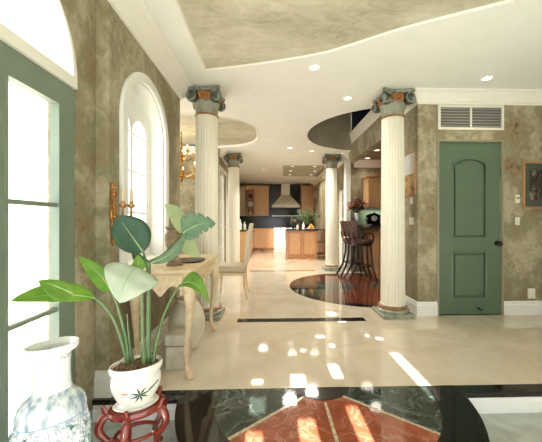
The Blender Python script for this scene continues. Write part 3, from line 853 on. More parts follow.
# sconce
S = thing('wall_sconce', 'ornate gilt wall sconce with two candles beside the arched window', 'sconce', (-1.036, 1.935, .97))
g = G()
sil = [(.0, .96), (.010, .975), (.012, 1.02), (.02, 1.06), (.014, 1.10), (.026, 1.14), (.036, 1.19), (.026, 1.235), (.018, 1.27), (.03, 1.31), (.020, 1.345), (.024, 1.375), (.0, 1.385)]
lp = [(1.935 + a, z) for a, z in sil] + [(1.935 - a, z) for a, z in sil[::-1][1:-1]]
g.prism(lp, [], .016, YZ(-1.036)).build('backplate', M['brass'], S, bevel=.004)
g = G()
g.tube([(-1.022, 1.935, .985), (-1.022, 1.935, 1.36)], .006, 8)
for z, r in ((1.0, .010), (1.05, .014), (1.10, .010), (1.16, .022), (1.22, .016), (1.30, .018), (1.345, .014)): g.ball((-1.02, 1.935, z), r, seg=10)
g.build('ornament', M['brass'], S, smooth=True)
for (cx_, cy2) in ((-.955, 1.915), (-.925, 1.965)):
    ro = (-1.018, 1.935, 1.13)
    arm = G().tube(spline([ro, (cx_ - .035, (cy2 + 1.935) / 2, 1.11), (cx_ - .005, cy2, 1.15), (cx_, cy2, 1.215)], 6), .0065, 8).build('arm', M['brass'], S, smooth=True)
    G().lathe([(0, 1.212), (.012, 1.212), (.024, 1.228), (.026, 1.236), (.012, 1.236), (.013, 1.255), (0, 1.255)], (cx_, cy2, 0), 18).build('candle_cup', M['brass'], arm, smooth=True)
    G().lathe([(0, 1.245), (.0105, 1.245), (.0105, 1.335), (.006, 1.34), (0, 1.34)], (cx_, cy2, 0), 14).build('candle', M['candle'], arm, smooth=True)

# ------------------------------------------------------------------ big vase
vx, vy = -.905, 1.235
Vz = thing('floor_vase', 'tall blue and white porcelain vase on floor by the glass door', 'vase', (vx, vy, LOW))
prof = [(0, 0), (.088, 0), (.092, .012), (.096, .06), (.115, .14), (.132, .22), (.1375, .30), (.137, .37), (.131, .42), (.119, .455)]
G().lathe([(r, z + LOW) for r, z in prof] + [(0, .455 + LOW)], (vx, vy, 0), 56).build('body', M['vase'], Vz, smooth=True, origin=(vx, vy, LOW))
G().lathe([(r, z + LOW) for r, z in [(0, .455), (.1195, .455), (.1195, .49), (.113, .515), (.098, .538), (.082, .552), (.070, .565), (0, .565)]], (vx, vy, 0), 56).build('shoulder', M['vaseband'], Vz, smooth=True)
G().lathe([(r, z + LOW) for r, z in [(0, .565), (.0705, .565), (.065, .585), (.063, .63), (.063, .68), (.066, .695), (.065, .705), (.070, .716), (.086, .724), (.0925, .734), (.095, .747), (.091, .755), (.078, .750), (.062, .738), (.052, .70), (.050, .58), (0, .57)]], (vx, vy, 0), 56).build('neck', M['vase'], Vz, smooth=True, origin=(vx, vy, LOW))
G().lathe([(.1185, .4515 + LOW), (.1225, .4545 + LOW), (.1185, .4585 + LOW)], (vx, vy, 0), 56).build('band', M['ink_blue'], Vz, smooth=True)['label'] = 'blue painted band'
# painted sprigs on the body, built as thin raised glaze on the camera side
def on_vase(a, z, lift=.0015):
    zz_ = z - LOW
    r = prof[-1][0]
    for (r0, h0), (r1, h1) in zip(prof[1:], prof[2:]):
        if h0 <= zz_ <= h1: r = r0 + (r1 - r0) * (zz_ - h0) / (h1 - h0)
    return Vector((vx + (r + lift) * math.cos(a), vy + (r + lift) * math.sin(a), z))
g = G(); rnd = random.Random(11)
a_c = math.atan2(-vy, -vx)
for k in range(46):
    a = a_c + rnd.uniform(-1.7, 1.7); z = rnd.uniform(.06, .29)
    for q in range(3):
        b = rnd.uniform(0, 2 * PI)
        g.tube([on_vase(a, z), on_vase(a + .07 * math.cos(b), z + .008 * math.sin(b)), on_vase(a + .13 * math.cos(b + .3), z + .017 * math.sin(b + .3))], [.0012, .0042, .0010], 5)
g.build('painted_leaves', M['ink_teal'], Vz)['label'] = 'teal painted leaf sprigs'

# ------------------------------------------------------------------ plant stand, pot, plant
px, py = -.712, 1.57
St = thing('plant_stand', 'carved red lacquer stand on floor below the white flower pot', 'stand', (px, py, LOW))
zt = .148
G().lathe([(.085, zt - .03), (.132, zt - .03), (.138, zt - .015), (.132, zt), (.085, zt), (.085, zt - .03)], (px, py, 0), 40).build('top_ring', M['lacquer'], St, smooth=True)
G().tube([(px + .10 * math.cos(a), py + .10 * math.sin(a), .0) for a in [2 * PI * k / 32 for k in range(33)]], .011, 8).build('lower_ring', M['lacquer'], St, smooth=True)
for k in range(5):
    a = -PI / 2 + .12 + 2 * PI * k / 5
    u = Vector((math.cos(a), math.sin(a), 0))
    base = Vector((px, py, 0))
    ctl = [(.118, .128, .018), (.158, .112, .022), (.172, .06, .020), (.145, .01, .017), (.118, -.03, .015), (.122, -.08, .014), (.15, -.115, .016), (.160, -.128, .012)]
    pts = spline([base + u * r + Vector((0, 0, z)) for r, z, q in ctl], 4); rad = [v.x for v in spline([(c[2], 0, 0) for c in ctl], 4)]
    lg = G().tube(pts, rad, 10).build('leg', M['lacquer'], St, smooth=True)
    b = G(); b.tube([base + u * .128 + Vector((0, 0, .125)), base + u * .146 + Vector((0, 0, .155)), base + u * .156 + Vector((0, 0, .180))], [.016, .014, .009], 8)
    b.build('corner_knob', M['lacquer'], lg, smooth=True)
    v = Vector((-u.y, u.x, 0))
    b = G(); b.tube([base + u * .10 + Vector((0, 0, 0)), base + u * .13 + Vector((0, 0, -.004)), base + u * .125 + Vector((0, 0, -.02))], .009, 8); b.build('strut', M['lacquer'], lg, smooth=True)
Pt = thing('flower_pot', 'white porcelain flower pot with painted leaves on red carved stand', 'pot', (px, py, zt))
pp = [(r, z * 1.15) for r, z in [(0, 0), (.082, 0), (.088, .006), (.088, .016), (.080, .022), (.098, .045), (.119, .085), (.124, .115), (.120, .138), (.114, .148), (.122, .156), (.130, .172), (.130, .186), (.126, .193), (.119, .192), (.113, .178), (.110, .168), (0, .168)]]
G().lathe([(r, z + zt) for r, z in pp], (px, py, 0), 52).build('body', M['pot'], Pt, smooth=True)
G().lathe([(0, zt + .0), (.100, zt + .001), (.112, zt + .012), (.106, zt + .016), (.09, zt + .010)], (px, py, 0), 40).build('saucer', M['pot'], Pt, smooth=True)
g = G(); g.lathe([(0, .213 + zt), (.04, .212 + zt), (.09, .209 + zt), (.114, .207 + zt)], (px, py, 0), 32)
rnd = random.Random(5)
for k in range(60):
    a = rnd.uniform(0, 2 * PI); r = .1 * rnd.random() ** .5
    g.ball((px + r * math.cos(a), py + r * math.sin(a),   .211 + zt), rnd.uniform(.004, .009), seg=6)
g.build('soil', M['soil'], Pt)
def on_pot(a, z, lift=.001):
    r = .12
    for (r0, h0), (r1, h1) in zip(pp[4:9], pp[5:10]):
        if h0 <= z <= h1: r = r0 + (r1 - r0) * (z - h0) / (h1 - h0)
    return Vector((px + (r + lift) * math.cos(a), py + (r + lift) * math.sin(a), z + zt))
ac = math.atan2(-py, -px)   # faces the camera
g = G(); gp = G(); gb = G()
for k, (da, dz, ln) in enumerate([(1.2, -.04, .5), (.5, .05, .35), (-.3, .06, .35), (.2, .055, .3), (-.9, .03, .45), (1.6, .015, .5), (-1.1, -.02, .5), (-.2, -.035, .3)]):
    a0 = ac + .15; z0 = .085
    d = Vector((math.cos(2 * PI * k / 8 + .3), math.sin(2 * PI * k / 8 + .3)))
    g.tube([on_pot(a0, z0), on_pot(a0 + d.x * .18, z0 + d.y * .018), on_pot(a0 + d.x * .46, z0 + d.y * .044)], [.001, .0055, .0008], 6)
for k in range(6):
    a0 = ac + .45 + k * .09
    g.tube([on_pot(a0, .088 + .006 * k), on_pot(a0 + .07, .10 + .006 * k), on_pot(a0 + .10, .113 + .004 * k)], [.001, .0035, .0008], 6)
for k in range(3): gp.tube([on_pot(ac - .62 + .03 * k, .106 - .004 * k), on_pot(ac - .5 + .03 * k, .109 - .004 * k), on_pot(ac - .35 + .02 * k, .106 - .004 * k)], [.001, .0035, .001], 6)
for k in range(4): gb.tube([on_pot(ac - .75 + .2 * k, .083 - .004 * (k % 2)), on_pot(ac - .6 + .2 * k, .088), on_pot(ac - .45 + .2 * k, .082)], [.001, .0022, .001], 5)
g.build('painted_leaves', M['ink_green'], Pt)['label'] = 'dark green painted leaves'
gp.build('painted_blossom', M['ink_pink'], Pt)['label'] = 'pink painted mark'
gb.build('painted_waves', M['ink_blue'], Pt)['label'] = 'pale blue painted strokes'

def squash(root, c, k):
    # the piece is oval in plan, its short axis towards the landing
    d = Vector((c[0], c[1], 0)).normalized(); c = Vector((c[0], c[1], 0))
    for o in list(COL.objects):
        if o.type == 'MESH' and (o.parent == root or (o.parent and o.parent.parent == root)) and o.data.users == 1:
            for v in o.data.vertices:
                p = v.co + ORG[o.name] - c; q = p.x * d.x + p.y * d.y
                v.co -= d * (q * (1 - k))
squash(Vz, (vx, vy), .70); squash(Pt, (px, py), .68); squash(St, (px, py), .70)
Lf = thing('potted_plant', 'broad leaved plant growing from the white pot beside console table', 'plant', (px, py, .362))
CAMV = Vector((0, 0, 1.12))
def leaf(B_, T_, wl, wr, mat, bend=(0, 0, 0), fold=.15, pw=.75, roll=0.0, wav=0.0, tear=0, tipdrop=0.0, nrm=None):
    B_ = Vector(B_); T_ = Vector(T_); bend = Vector(bend)
    ax = (T_ - B_).normalized()
    nrm = Vector(nrm) if nrm else (CAMV - (B_ + T_) / 2)
    side = ax.cross(nrm).normalized(); nn = side.cross(ax).normalized()
    side = (side * math.cos(roll) + nn * math.sin(roll)).normalized(); nn = side.cross(ax).normalized()
    n = 22; cols = [-1, -.72, -.4, 0, .4, .72, 1]
    g = G(); rows = []; mid = []
    rnd = random.Random(int(abs(B_.x * 1000 + T_.z * 777)))
    for i in range(n + 1):
        t = i / n
        c = B_.lerp(T_, t) + bend * (4 * t * (1 - t)) - nn * tipdrop * t * t
        w_ = max(.001, math.sin(PI * min(1, max(0, t ** pw))) ** .72)
        k = 1.0
        if tear and i in (6, 11, 13, 17): k = 1 - tear * rnd.uniform(.5, 1)
        row = []
        for q in cols:
            ww = (wl if q < 0 else wr) * w_
            kk = k if abs(q) > .9 else (1 if abs(q) < .5 else (1 + k) / 2)
            row.append(g.bm.verts.new(c + side * q * ww * kk + nn * (fold * abs(q) * ww + wav * math.sin(t * 14 + q) * abs(q) * ww)))
        rows.append(row); mid.append(c + nn * -.0005)
    for A, C_ in zip(rows, rows[1:]):
        for k in range(len(cols) - 1): g.bm.faces.new((A[k], A[k + 1], C_[k + 1], C_[k]))
    o = g.build('leaf', mat, Lf, smooth=True, solid=.0012)
    G().tube(mid[:-1], [.0035 * (1 - .8 * i / n) for i in range(n)], 6).build('midrib', M['midrib'], o, smooth=True)
    return o
def stalk(pts, r0, r1):
    P_ = spline(pts, 6); n = len(P_)
    G().tube(P_, [r0 + (r1 - r0) * i / (n - 1) for i in range(n)], 8).build('stalk', M['stem'], Lf, smooth=True)
zs = .357
# left fan
stalk([(-.765, 1.585, zs), (-.775, 1.56, .46), (-.800, 1.52, .61), (-.835, 1.475, .71), (-.857, 1.447, .748)], .011, .005)
leaf((-.857, 1.447, .748), (-.958, 1.100, .828), .030, .055, M['leaf_bright'], (0.0, 0, .020), .1, .85, wav=.05, tear=.0)
leaf((-.864, 1.30, .805), (-.918, 1.18, .888), .050, .030, M['leaf_bright'], (0, 0, .004), .12, .6)
stalk([(-.755, 1.575, zs), (-.765, 1.565, .50), (-.795, 1.54, .68), (-.822, 1.526, .768)], .010, .005)
leaf((-.822, 1.526, .768), (-.918, 1.425, .955), .044, .040, M['leaf_bright'], (.015, 0, .0), .18, .7)
# centre: dark leaf high up and whitish leaf in front
stalk([(-.655, 1.59, zs), (-.650, 1.57, .55), (-.640, 1.55, .80), (-.645, 1.535, .90), (-.655, 1.522, .965)], .013, .005)
leaf((-.655, 1.522, .962), (-.755, 1.460, 1.150), .080, .092, M['leaf_dark'], (-.008, 0, .012), .14, .80)
stalk([(-.67, 1.565, zs), (-.662, 1.53, .55), (-.64, 1.47, .78), (-.62, 1.40, .885)], .012, .005)
leaf((-.622, 1.395, .905), (-.650, 1.275, .770), .125, .110, M['leaf_white'], (0, -.025, .03), -.25, .52, wav=.06)
leaf((-.640, 1.43, .885), (-.628, 1.40, .965), .026, .032, M['leaf_bright'], (0, 0, 0), .2, .6)
stalk([(-.66, 1.60, zs), (-.652, 1.59, .60), (-.638, 1.56, .84), (-.629, 1.54, .91)], .010, .005)
leaf((-.629, 1.54, .905), (-.463, 1.615, 1.062), .022, .032, M['leaf_grey'], (.02, 0, -.025), .2, .8)
leaf((-.629, 1.54, .905), (-.705, 1.50, 1.00), .026, .020, M['leaf_dark'], (-.01, 0, -.02), .2, .8)
# right group
stalk([(-.629, 1.54, .91), (-.57, 1.60, .955), (-.515, 1.67, 1.04), (-.500, 1.69, 1.06)], .006, .004)
leaf((-.500, 1.692, 1.055), (-.602, 1.679, 1.222), .050, .036, M['leaf_pale'], (.018, 0, .03), .14, .75)
leaf((-.500, 1.680, 1.055), (-.298, 1.605, 1.112), .085, .066, M['leaf_grey'], (0, 0, .022), .22, .62, wav=.12, tear=.42)
leaf((-.492, 1.676, 1.045), (-.392, 1.61, .925), .048, .040, M['leaf_pale'], (-.01, 0, -.012), .16, .7)
stalk([(-.63, 1.585, zs), (-.622, 1.60, .45), (-.585, 1.605, .60), (-.53, 1.61, .72), (-.492, 1.615, .775)], .011, .005)
leaf((-.496, 1.616, .770), (-.312, 1.505, .700), .058, .030, M['leaf_bright'], (0, 0, .055), .25, .6, wav=.06)
stalk([(-.70, 1.61, zs), (-.70, 1.63, .5), (-.715, 1.64, .66)], .010, .004)
stalk([(-.745, 1.60, zs), (-.765, 1.60, .5), (-.775, 1.60, .62)], .009, .003)

# ------------------------------------------------------------------ chandelier
cxx, cyy = -1.56, 5.15
Ch = thing('chandelier', 'gilt brass candle chandelier hanging in bay behind the front left column', 'chandelier', (cxx, cyy, 1.80))
G().lathe([(0, H + .10), (.06, H + .10), (.055, H + .07), (.02, H + .06), (0, H + .055)], (cxx, cyy, 0), 20).build('canopy', M['brass'], Ch, smooth=True)
G().lathe([(0, H + .06), (.010, H + .06), (.010, 2.45), (.028, 2.42), (.014, 2.38), (.034, 2.30), (.048, 2.22), (.020, 2.14), (.018, 2.06), (.052, 2.00), (.066, 1.95), (.03, 1.90), (.018, 1.86), (.026, 1.84), (.010, 1.81), (0, 1.80)], (cxx, cyy, 0), 20).build('stem', M['brass'], Ch, smooth=True)
for tier, (R, z0, n, off) in enumerate(((.34, 1.98, 8, .2), (.20, 2.28, 5, .5))):
    for k in range(n):
        a = 2 * PI * k / n + off; u = Vector((math.cos(a), math.sin(a), 0)); c0 = Vector((cxx, cyy, 0))
        arm = G().tube(spline([c0 + u * .02 + Vector((0, 0, z0)), c0 + u * R * .45 + Vector((0, 0, z0 - .07)), c0 + u * R * .9 + Vector((0, 0, z0 - .03)), c0 + u * R + Vector((0, 0, z0 + .04))], 6), .008, 6).build('arm', M['brass'], Ch, smooth=True)
        e = c0 + u * R
        G().lathe([(0, z0 + .03), (.012, z0 + .03), (.036, z0 + .055), (.036, z0 + .062), (.012, z0 + .062), (0, z0 + .062)], (e.x, e.y, 0), 14).build('candle_cup', M['brass'], arm, smooth=True)
        G().lathe([(0, z0 + .06), (.010, z0 + .06), (.010, z0 + .12), (0, z0 + .12)], (e.x, e.y, 0), 10).build('candle', M['candle'], arm, smooth=True)
        G().lathe([(0, z0 + .118), (.006, z0 + .12), (.011, z0 + .14), (.005, z0 + .165), (0, z0 + .175)], (e.x, e.y, 0), 10).build('bulb', M['candleglow'], arm, smooth=True)
        if tier == 0:
            G().ball((e.x, e.y, z0 - .03), .016, sz=1.6, seg=8).build('drop', M['brass'], arm, smooth=True)
pl = bpy.data.lights.new('chandelier_light', 'POINT'); pl.energy = 14; pl.color = (1, .8, .5); pl.shadow_soft_size = .2
plo = bpy.data.objects.new('chandelier_light', pl); COL.objects.link(plo); plo.location = (cxx, cyy, 2.25)

# ------------------------------------------------------------------ recessed ceiling lights
DL = 0
def downlight(x_, y_, z, label, watts, blend=.6, size=2.4, color=(1, .92, .80), aim=None, r=.05):
    t = thing('ceiling_light', label, 'ceiling light', (x_, y_, z), 'recessed ceiling lights')
    G().lathe([(r, z), (r * 1.35, z), (r * 1.35, z - .006), (r, z - .009), (r * .92, z - .004), (r, z)], (x_, y_, 0), 24).build('trim_ring', M['white'], t, smooth=True)
    G().lathe([(0, z - .0005), (r * .95, z - .0005), (r * .9, z - .004), (0, z - .0045)], (x_, y_, 0), 20).build('diffuser', M['lampglow'], t)
    if watts:
        l = bpy.data.lights.new('ceiling_light_beam', 'SPOT'); l.energy = watts; l.spot_size = size; l.spot_blend = blend; l.color = color; l.shadow_soft_size = .13
        o = bpy.data.objects.new('ceiling_light_beam', l); COL.objects.link(o); o.location = (x_, y_, z - .02)
        d = Vector(aim) - Vector((x_, y_, z)) if aim else Vector((0, 0, -1))
        o.rotation_euler = d.to_track_quat('-Z', 'Y').to_euler()
downlight(.445, 2.91, H, 'recessed light nearest the curved painted ceiling panel', 55)
downlight(.976, 3.62, H, 'recessed light between the painted panel and the round ceiling opening', 45)
downlight(2.35, 3.07, H, 'recessed light in ceiling above the white air vent', 8)
downlight(.42, 6.1, H, 'recessed light left of the two near the rear right column', 190)
downlight(.92, 6.35, H, 'recessed light right of the two near the rear right column', 140)
downlight(-.2, 8.6, H, 'recessed light in kitchen ceiling left of the olive recess', 300)
downlight(.05, 10.9, H, 'added kitchen spot aimed at the white oven to make its glare', 1300, aim=(.60, 11.4, .35), size=.62, blend=.9)  # added spot, aimed to throw glare on the oven front
k_ = [('front left', .65, 8.4), ('front right', 1.3, 8.4), ('middle left', .65, 9.15), ('middle right', 1.42, 9.15), ('back left', .68, 9.9), ('back right', 1.4, 9.9)]
for nm, a, b in k_: downlight(a, b, H + .059, nm + ' recessed light in the olive kitchen ceiling recess', 75, r=.045)
downlight(2.05, 5.5, 2.5, 'recessed light in bronze bar ceiling nearer the header', 16)
downlight(2.10, 6.2, 2.5, 'recessed light in bronze bar ceiling over the bar back wall', 14)

# ------------------------------------------------------------------ kitchen
def cabinet(name, label, x0, x1, y0, y1, z0, z1, face, m, doors=0, drawers=0, toe=True, knob=True, crown=False, group=None):
    """face: '-y' front toward camera, '+x' front toward +x, '-x'"""
    t = thing(name, label, 'cabinet', ((x0 + x1) / 2, (y0 + y1) / 2, z0), group)
    zb = z0 + (.1 if toe else 0)
    G().box(x0, x1, y0, y1, zb, z1).build('body', m, t)
    if toe: G().box(x0 + .03, x1 - .03, y0 + .05, y1 - .03, z0, zb).build('plinth', M['woodred'], t)
    if face == '-y': u0, u1 = x0, x1; pl = lambda d: XZ(y0 - d); sg = -1
    elif face == '+x': u0, u1 = y0, y1; pl = lambda d: YZ(x1 + d); sg = 1
    else: u0, u1 = y0, y1; pl = lambda d: YZ(x0 - d); sg = -1
    n = max(doors, 1)
    def front(nm, a, b, c, d, kn):
        lp = rect(a, b, c, d); fr = min(.06, (b - a) * .22, (d - c) * .28)
        o = G().prism(lp, [rect(a + fr, b - fr, c + fr, d - fr)], sg * .018, pl(.001)).build(nm, m, t, bevel=.003)
        G().prism(rect(a + fr - .004, b - fr + .004, c + fr - .004, d - fr + .004), [], sg * .008, pl(.001)).build('panel', m, o)
        G().prism(inset(rect(a + fr, b - fr, c + fr, d - fr), .025), [], sg * .008, pl(.009)).build('raised_field', m, o, bevel=.004)
        if kn:
            f = pl(.03)(kn[0], kn[1], 0)
            G().ball(f, .014, seg=8).build('knob', M['dark'], o, smooth=True)
    if doors:
        wd = (u1 - u0) / doors
        for k in range(doors):
            a = u0 + wd * k + .006; b = u0 + wd * (k + 1) - .006
            kx = b - .03 if k % 2 == 0 and doors > 1 else a + .03
            front('door', a, b, zb + .008, z1 - .008, (kx, (z1 - .1) if toe else (z0 + .1)) if knob else None)
    if drawers:
        hd = (z1 - zb) / drawers
        for k in range(drawers): front('drawer', u0 + .006, u1 - .006, zb + hd * k + .006, zb + hd * (k + 1) - .006, ((u0 + u1) / 2, zb + hd * (k + .5)))
    if crown:
        G().box(x0 - (.03 if face != '-x' else .03), x1 + .03, y0 - .03, y1, z1, z1 + .05).build('cornice', M['woodred'], t, bevel=.012)
    return t
# left run (fronts face right)
for k in range(3):
    cabinet('base_cabinet', ('honey wood base cabinet at near end of the kitchen left run', 'honey wood base cabinet in the middle of the kitchen left run', 'honey wood base cabinet nearest the back in the kitchen left run')[k], -1.26, -.65, 7.62 + k * 1.25, 8.87 + k * 1.25, 0, .87, '+x', M['wood'], doors=2, group='left run base cabinets')
tag(box('worktop', M['granite'], -1.265, -.62, 7.59, 11.99, .872, .91, bevel=.004), 'dark stone worktop on the kitchen left run', 'worktop')
# back run
cabinet('base_cabinet', 'honey wood base cabinet with plain door on the kitchen back wall', -.65, -.30, 11.4, 11.98, 0, .87, '-y', M['wood'], doors=1)
cabinet('base_cabinet', 'honey wood drawer cabinet left of the white oven', -.298, .15, 11.4, 11.98, 0, .87, '-y', M['wood'], drawers=3)
cabinet('base_cabinet', 'honey wood base cabinet behind the island, right of the oven', 1.0, 1.76, 11.4, 11.98, 0, .87, '-y', M['wood'], doors=2)
tag(box('worktop', M['granite'], -.615, .15, 11.37, 11.98, .872, .91, bevel=.004), 'dark stone worktop left of the white oven', 'worktop')
tag(box('worktop', M['granite'], 1.0, 1.765, 11.37, 11.98, .872, .91, bevel=.004), 'dark stone worktop on back wall behind the island', 'worktop')
O = thing('oven_range', 'white range oven below the steel hood on the kitchen back wall', 'oven', (.575, 11.7, 0))
G().box(.155, .995, 11.42, 11.98, .0, .885).build('body', M['enamel'], O, bevel=.006)
G().box(.17, .98, 11.40, 11.42, .10, .66).build('oven_door', M['enamel'], O, bevel=.006)
G().tube([(.24, 11.365, .62), (.91, 11.365, .62)], .012, 8).build('handle', M['steel'], O, smooth=True)
G().box(.16, .99, 11.395, 11.42, .70, .86).build('control_panel', M['enamel'], O, bevel=.004)
for k in range(5): G().lathe([(0, 0), (.026, 0), (.022, .03), (0, .03)], (.27 + k * .15, 11.366, .78), 12, axis='y').build('knob', M['dark'], O, smooth=True)
G().box(.16, .99, 11.43, 11.97, .885, .905).build('hob', M['dark'], O)
# uppers
cabinet('wall_cabinet', 'honey wood wall cabinet with one door left of the hood', -.60, -.05, 11.62, 11.99, 1.37, 2.54, '-y', M['wood'], doors=1, toe=False, crown=True)
cabinet('wall_cabinet', 'honey wood wall cabinet right of the hood, behind the island', 1.26, 1.76, 11.62, 11.99, 1.37, 2.54, '-y', M['wood'], doors=1, toe=False, crown=True)
SH = thing('display_cabinet', 'open display cabinet with shelves left of the maple wall cabinet', 'cabinet', (-.78, 11.8, 1.37))
for a_, b_ in ((-.97, -.935), (-.64, -.605)): box('side_panel', M['wood'], a_, b_, 11.62, 11.985, 1.37, 2.54, SH)
box('bottom_panel', M['wood'], -.935, -.64, 11.62, 11.96, 1.37, 1.41, SH)
box('top_panel', M['wood'], -.935, -.64, 11.62, 11.96, 2.44, 2.54, SH)
box('back_panel', M['woodred'], -.96, -.61, 11.96, 11.985, 1.38, 2.53, SH)
for z in (1.72, 2.05): box('shelf', M['woodred'], -.934, -.641, 11.63, 11.96, z, z + .02, SH)
box('cornice', M['woodred'], -1.0, -.603, 11.58, 11.99, 2.54, 2.59, SH)
tag(G().lathe([(0, 0), (.11, 0), (.12, .012), (.11, .022), (0, .012)], (-.79, 11.85, 1.85), 24, axis='y').build('plate', M['enamel'], smooth=True), 'round white plate standing on middle shelf of display cabinet', 'plate')
tag(G().lathe([(0, 2.07), (.05, 2.07), (.09, 2.14), (.07, 2.22), (.04, 2.25), (0, 2.25)], (-.79, 11.8, 0), 20).build('vase', M['flower_red'], smooth=True), 'rust red vase on the top shelf of the display cabinet', 'vase')
tag(G().lathe([(0, 1.41), (.05, 1.41), (.06, 1.48), (.03, 1.54), (.035, 1.58), (0, 1.58)], (-.79, 11.8, 0), 16).build('jug', M['pot'], smooth=True), 'small white jug on the bottom shelf of the display cabinet', 'jug')
tag(box('pantry_panel', M['pale'], -1.25, -1.002, 11.66, 11.99, 1.37, 2.54), 'pale narrow cabinet panel at left end of the kitchen wall cabinets', 'cabinet panel')
struct(box('trim_25', M['tile'], -1.262, 1.768, 11.988, 11.999, .91, 1.37))
struct(box('trim_26', M['tile'], -.045, 1.255, 11.985, 11.9995, 1.37, 2.67))
Hd = thing('range_hood', 'pale steel flared range hood on black tiles above the oven', 'hood', (.64, 11.75, 1.69))
hx = .63
G().box(hx - .17, hx + .17, 11.68, 11.985, 2.18, 2.675).build('chimney', M['hood'], Hd, bevel=.004)
g = G(); 
lo4 = [(hx - .55, 11.45), (hx + .55, 11.45), (hx + .55, 11.985), (hx - .55, 11.985)]; hi4 = [(hx - .18, 11.67), (hx + .18, 11.67), (hx + .18, 11.985), (hx - .18, 11.985)]
rings = []
for k in range(7):
    s = k / 6; f = 1 - (1 - s) ** 1.0
    rings.append([g.bm.verts.new((a[0] + (b[0] - a[0]) * f, a[1] + (b[1] - a[1]) * f, 1.78 + .42 * s)) for a, b in zip(lo4, hi4)])
for A, C_ in zip(rings, rings[1:]):
    for k in range(4): g.bm.faces.new((A[k], A[(k + 1) % 4], C_[(k + 1) % 4], C_[k]))
g.bm.faces.new(rings[0]); g.bm.faces.new(rings[-1])
g.build('canopy', M['hood'], Hd)
G().box(hx - .56, hx + .56, 11.44, 11.985, 1.70, 1.78).build('lip', M['hood'], Hd, bevel=.004)
R_ = thing('shelf_rail', 'thin steel shelf rail on black tiles between hood and oven', 'rail', (hx, 11.95, 1.35))
G().box(hx - .55, hx + .55, 11.88, 11.984, 1.36, 1.385).build('rail', M['steel'], R_)
# island
I = thing('kitchen_island', 'cherry wood kitchen island with dark stone top in front of the oven', 'island', (.96, 9.2, 0))
G().box(.52, 1.42, 8.72, 9.7, .08, .86).build('body', M['wood'], I)
G().box(.53, 1.41, 8.70, 9.7, 0, .08).build('plinth', M['woodred'], I)
for a, b in ((.53, .965), (.975, 1.41)):
    o = G().prism(rect(a, b, .10, .84), [rect(a + .06, b - .06, .16, .78)], -.018, XZ(8.719)).build('door', M['woodred'], I, bevel=.003)
    G().prism(rect(a + .055, b - .055, .155, .785), [], -.006, XZ(8.719)).build('panel', M['wood'], o)
G().prism([(1.422, 8.78), (1.72, 8.78), (1.72, 9.65), (1.422, 9.65)], [], .03, XY(.08)).build('shelf', M['woodred'], I)
G().prism([(1.422, 8.78), (1.72, 8.78), (1.72, 9.65), (1.422, 9.65)], [], .03, XY(.45)).build('shelf', M['woodred'], I)
G().box(1.69, 1.72, 8.78, 9.65, 0, .86).build('end_panel', M['woodred'], I)
G().box(.49, 1.74, 8.66, 9.74, .862, .90).build('worktop', M['granite'], I, bevel=.005)
# things on the island
Bw = tag(G().lathe([(0, .90), (.06, .90), (.06, .905), (.10, .909), (.17, .925), (.166, .930), (.09, .914), (0, .911)], (1.27, 8.95, 0), 24).build('fruit_bowl', M['jar'], smooth=True), 'pale shallow fruit bowl on the island worktop', 'bowl')
for k, (a, b, c) in enumerate([(-.06, -.03, 0), (.045, -.045, 0), (-.03, .06, 0), (.06, .045, 0), (.0, 0, .065)]):
    tag(G().ball((1.27 + a, 8.95 + b,   .956 + c), .042, seg=12).build('orange', M['orange'], smooth=True), 'orange lying in the fruit bowl on the island', 'fruit', 'oranges in the island bowl')
def bottle(name, label, x_, y_, z0, h_, r, m, cat='bottle', group=None):
    return tag(G().lathe([(0, z0), (r, z0), (r, z0 + h_ * .58), (r * .8, z0 + h_ * .66), (r * .35, z0 + h_ * .76), (r * .35, z0 + h_ * .95), (r * .45, z0 + h_), (0, z0 + h_)], (x_, y_, 0), 16).build(name, m, smooth=True), label, cat, group)
bottle('bottle', 'tallest dark bottle on the island worktop', .92, 9.05, .90, .34, .04, M['iron'])
bottle('bottle', 'white bottle on the island worktop left of the fruit bowl', 1.02, 8.85, .90, .22, .04, M['enamel'])
bottle('bottle', 'short pale bottle on the island worktop beside the dark bottle', .84, 8.85, .90, .17, .038, M['jar'])
def leafy(name, label, cx_, cy_, z0, h_, spread, n, pot_m, leaf_m, cat='plant', flower=None, seed=1, pot_h=.16, pot_r=.09):
    t = thing(name, label, cat, (cx_, cy_, z0)); rnd = random.Random(seed)
    G().lathe([(0, z0), (pot_r * .7, z0), (pot_r, z0 + pot_h), (pot_r * .9, z0 + pot_h), (pot_r * .85, z0 + pot_h * .85), (0, z0 + pot_h * .85)], (cx_, cy_, 0), 20).build('pot', pot_m, t, smooth=True)
    gs, gl, gf = G(), G(), G()
    for k in range(n):
        a = rnd.uniform(0, 2 * PI); q = spread * rnd.random() ** .6; zt_ = z0 + pot_h + h_ * (rnd.uniform(.35, 1)) * (1 - .35 * q / spread)
        e = Vector((cx_ + q * math.cos(a), cy_ + q * math.sin(a), zt_)); b0 = Vector((cx_, cy_, z0 + pot_h * .8))
        gs.tube([b0, (b0 + e) / 2 + Vector((0, 0, .03)), e], .003, 4)
        for j in range(4):
            d = Vector((rnd.uniform(-1, 1), rnd.uniform(-1, 1), rnd.uniform(-.6, .8))).normalized(); s_ = d.orthogonal().normalized(); L = rnd.uniform(.05, .09)
            vs = [gl.bm.verts.new(e), gl.bm.verts.new(e + d * L * .5 + s_ * L * .22), gl.bm.verts.new(e + d * L), gl.bm.verts.new(e + d * L * .5 - s_ * L * .22)]
            gl.bm.faces.new(vs)
        if flower and k % 2 == 0: gf.ball(e + Vector((0, 0, .01)), rnd.uniform(.022, .036), sz=.7, seg=7)
    gs.build('stems', M['stem'], t); gl.build('foliage', leaf_m, t, solid=.002)
    if flower: gf.build('blossoms', flower, t)
    return t
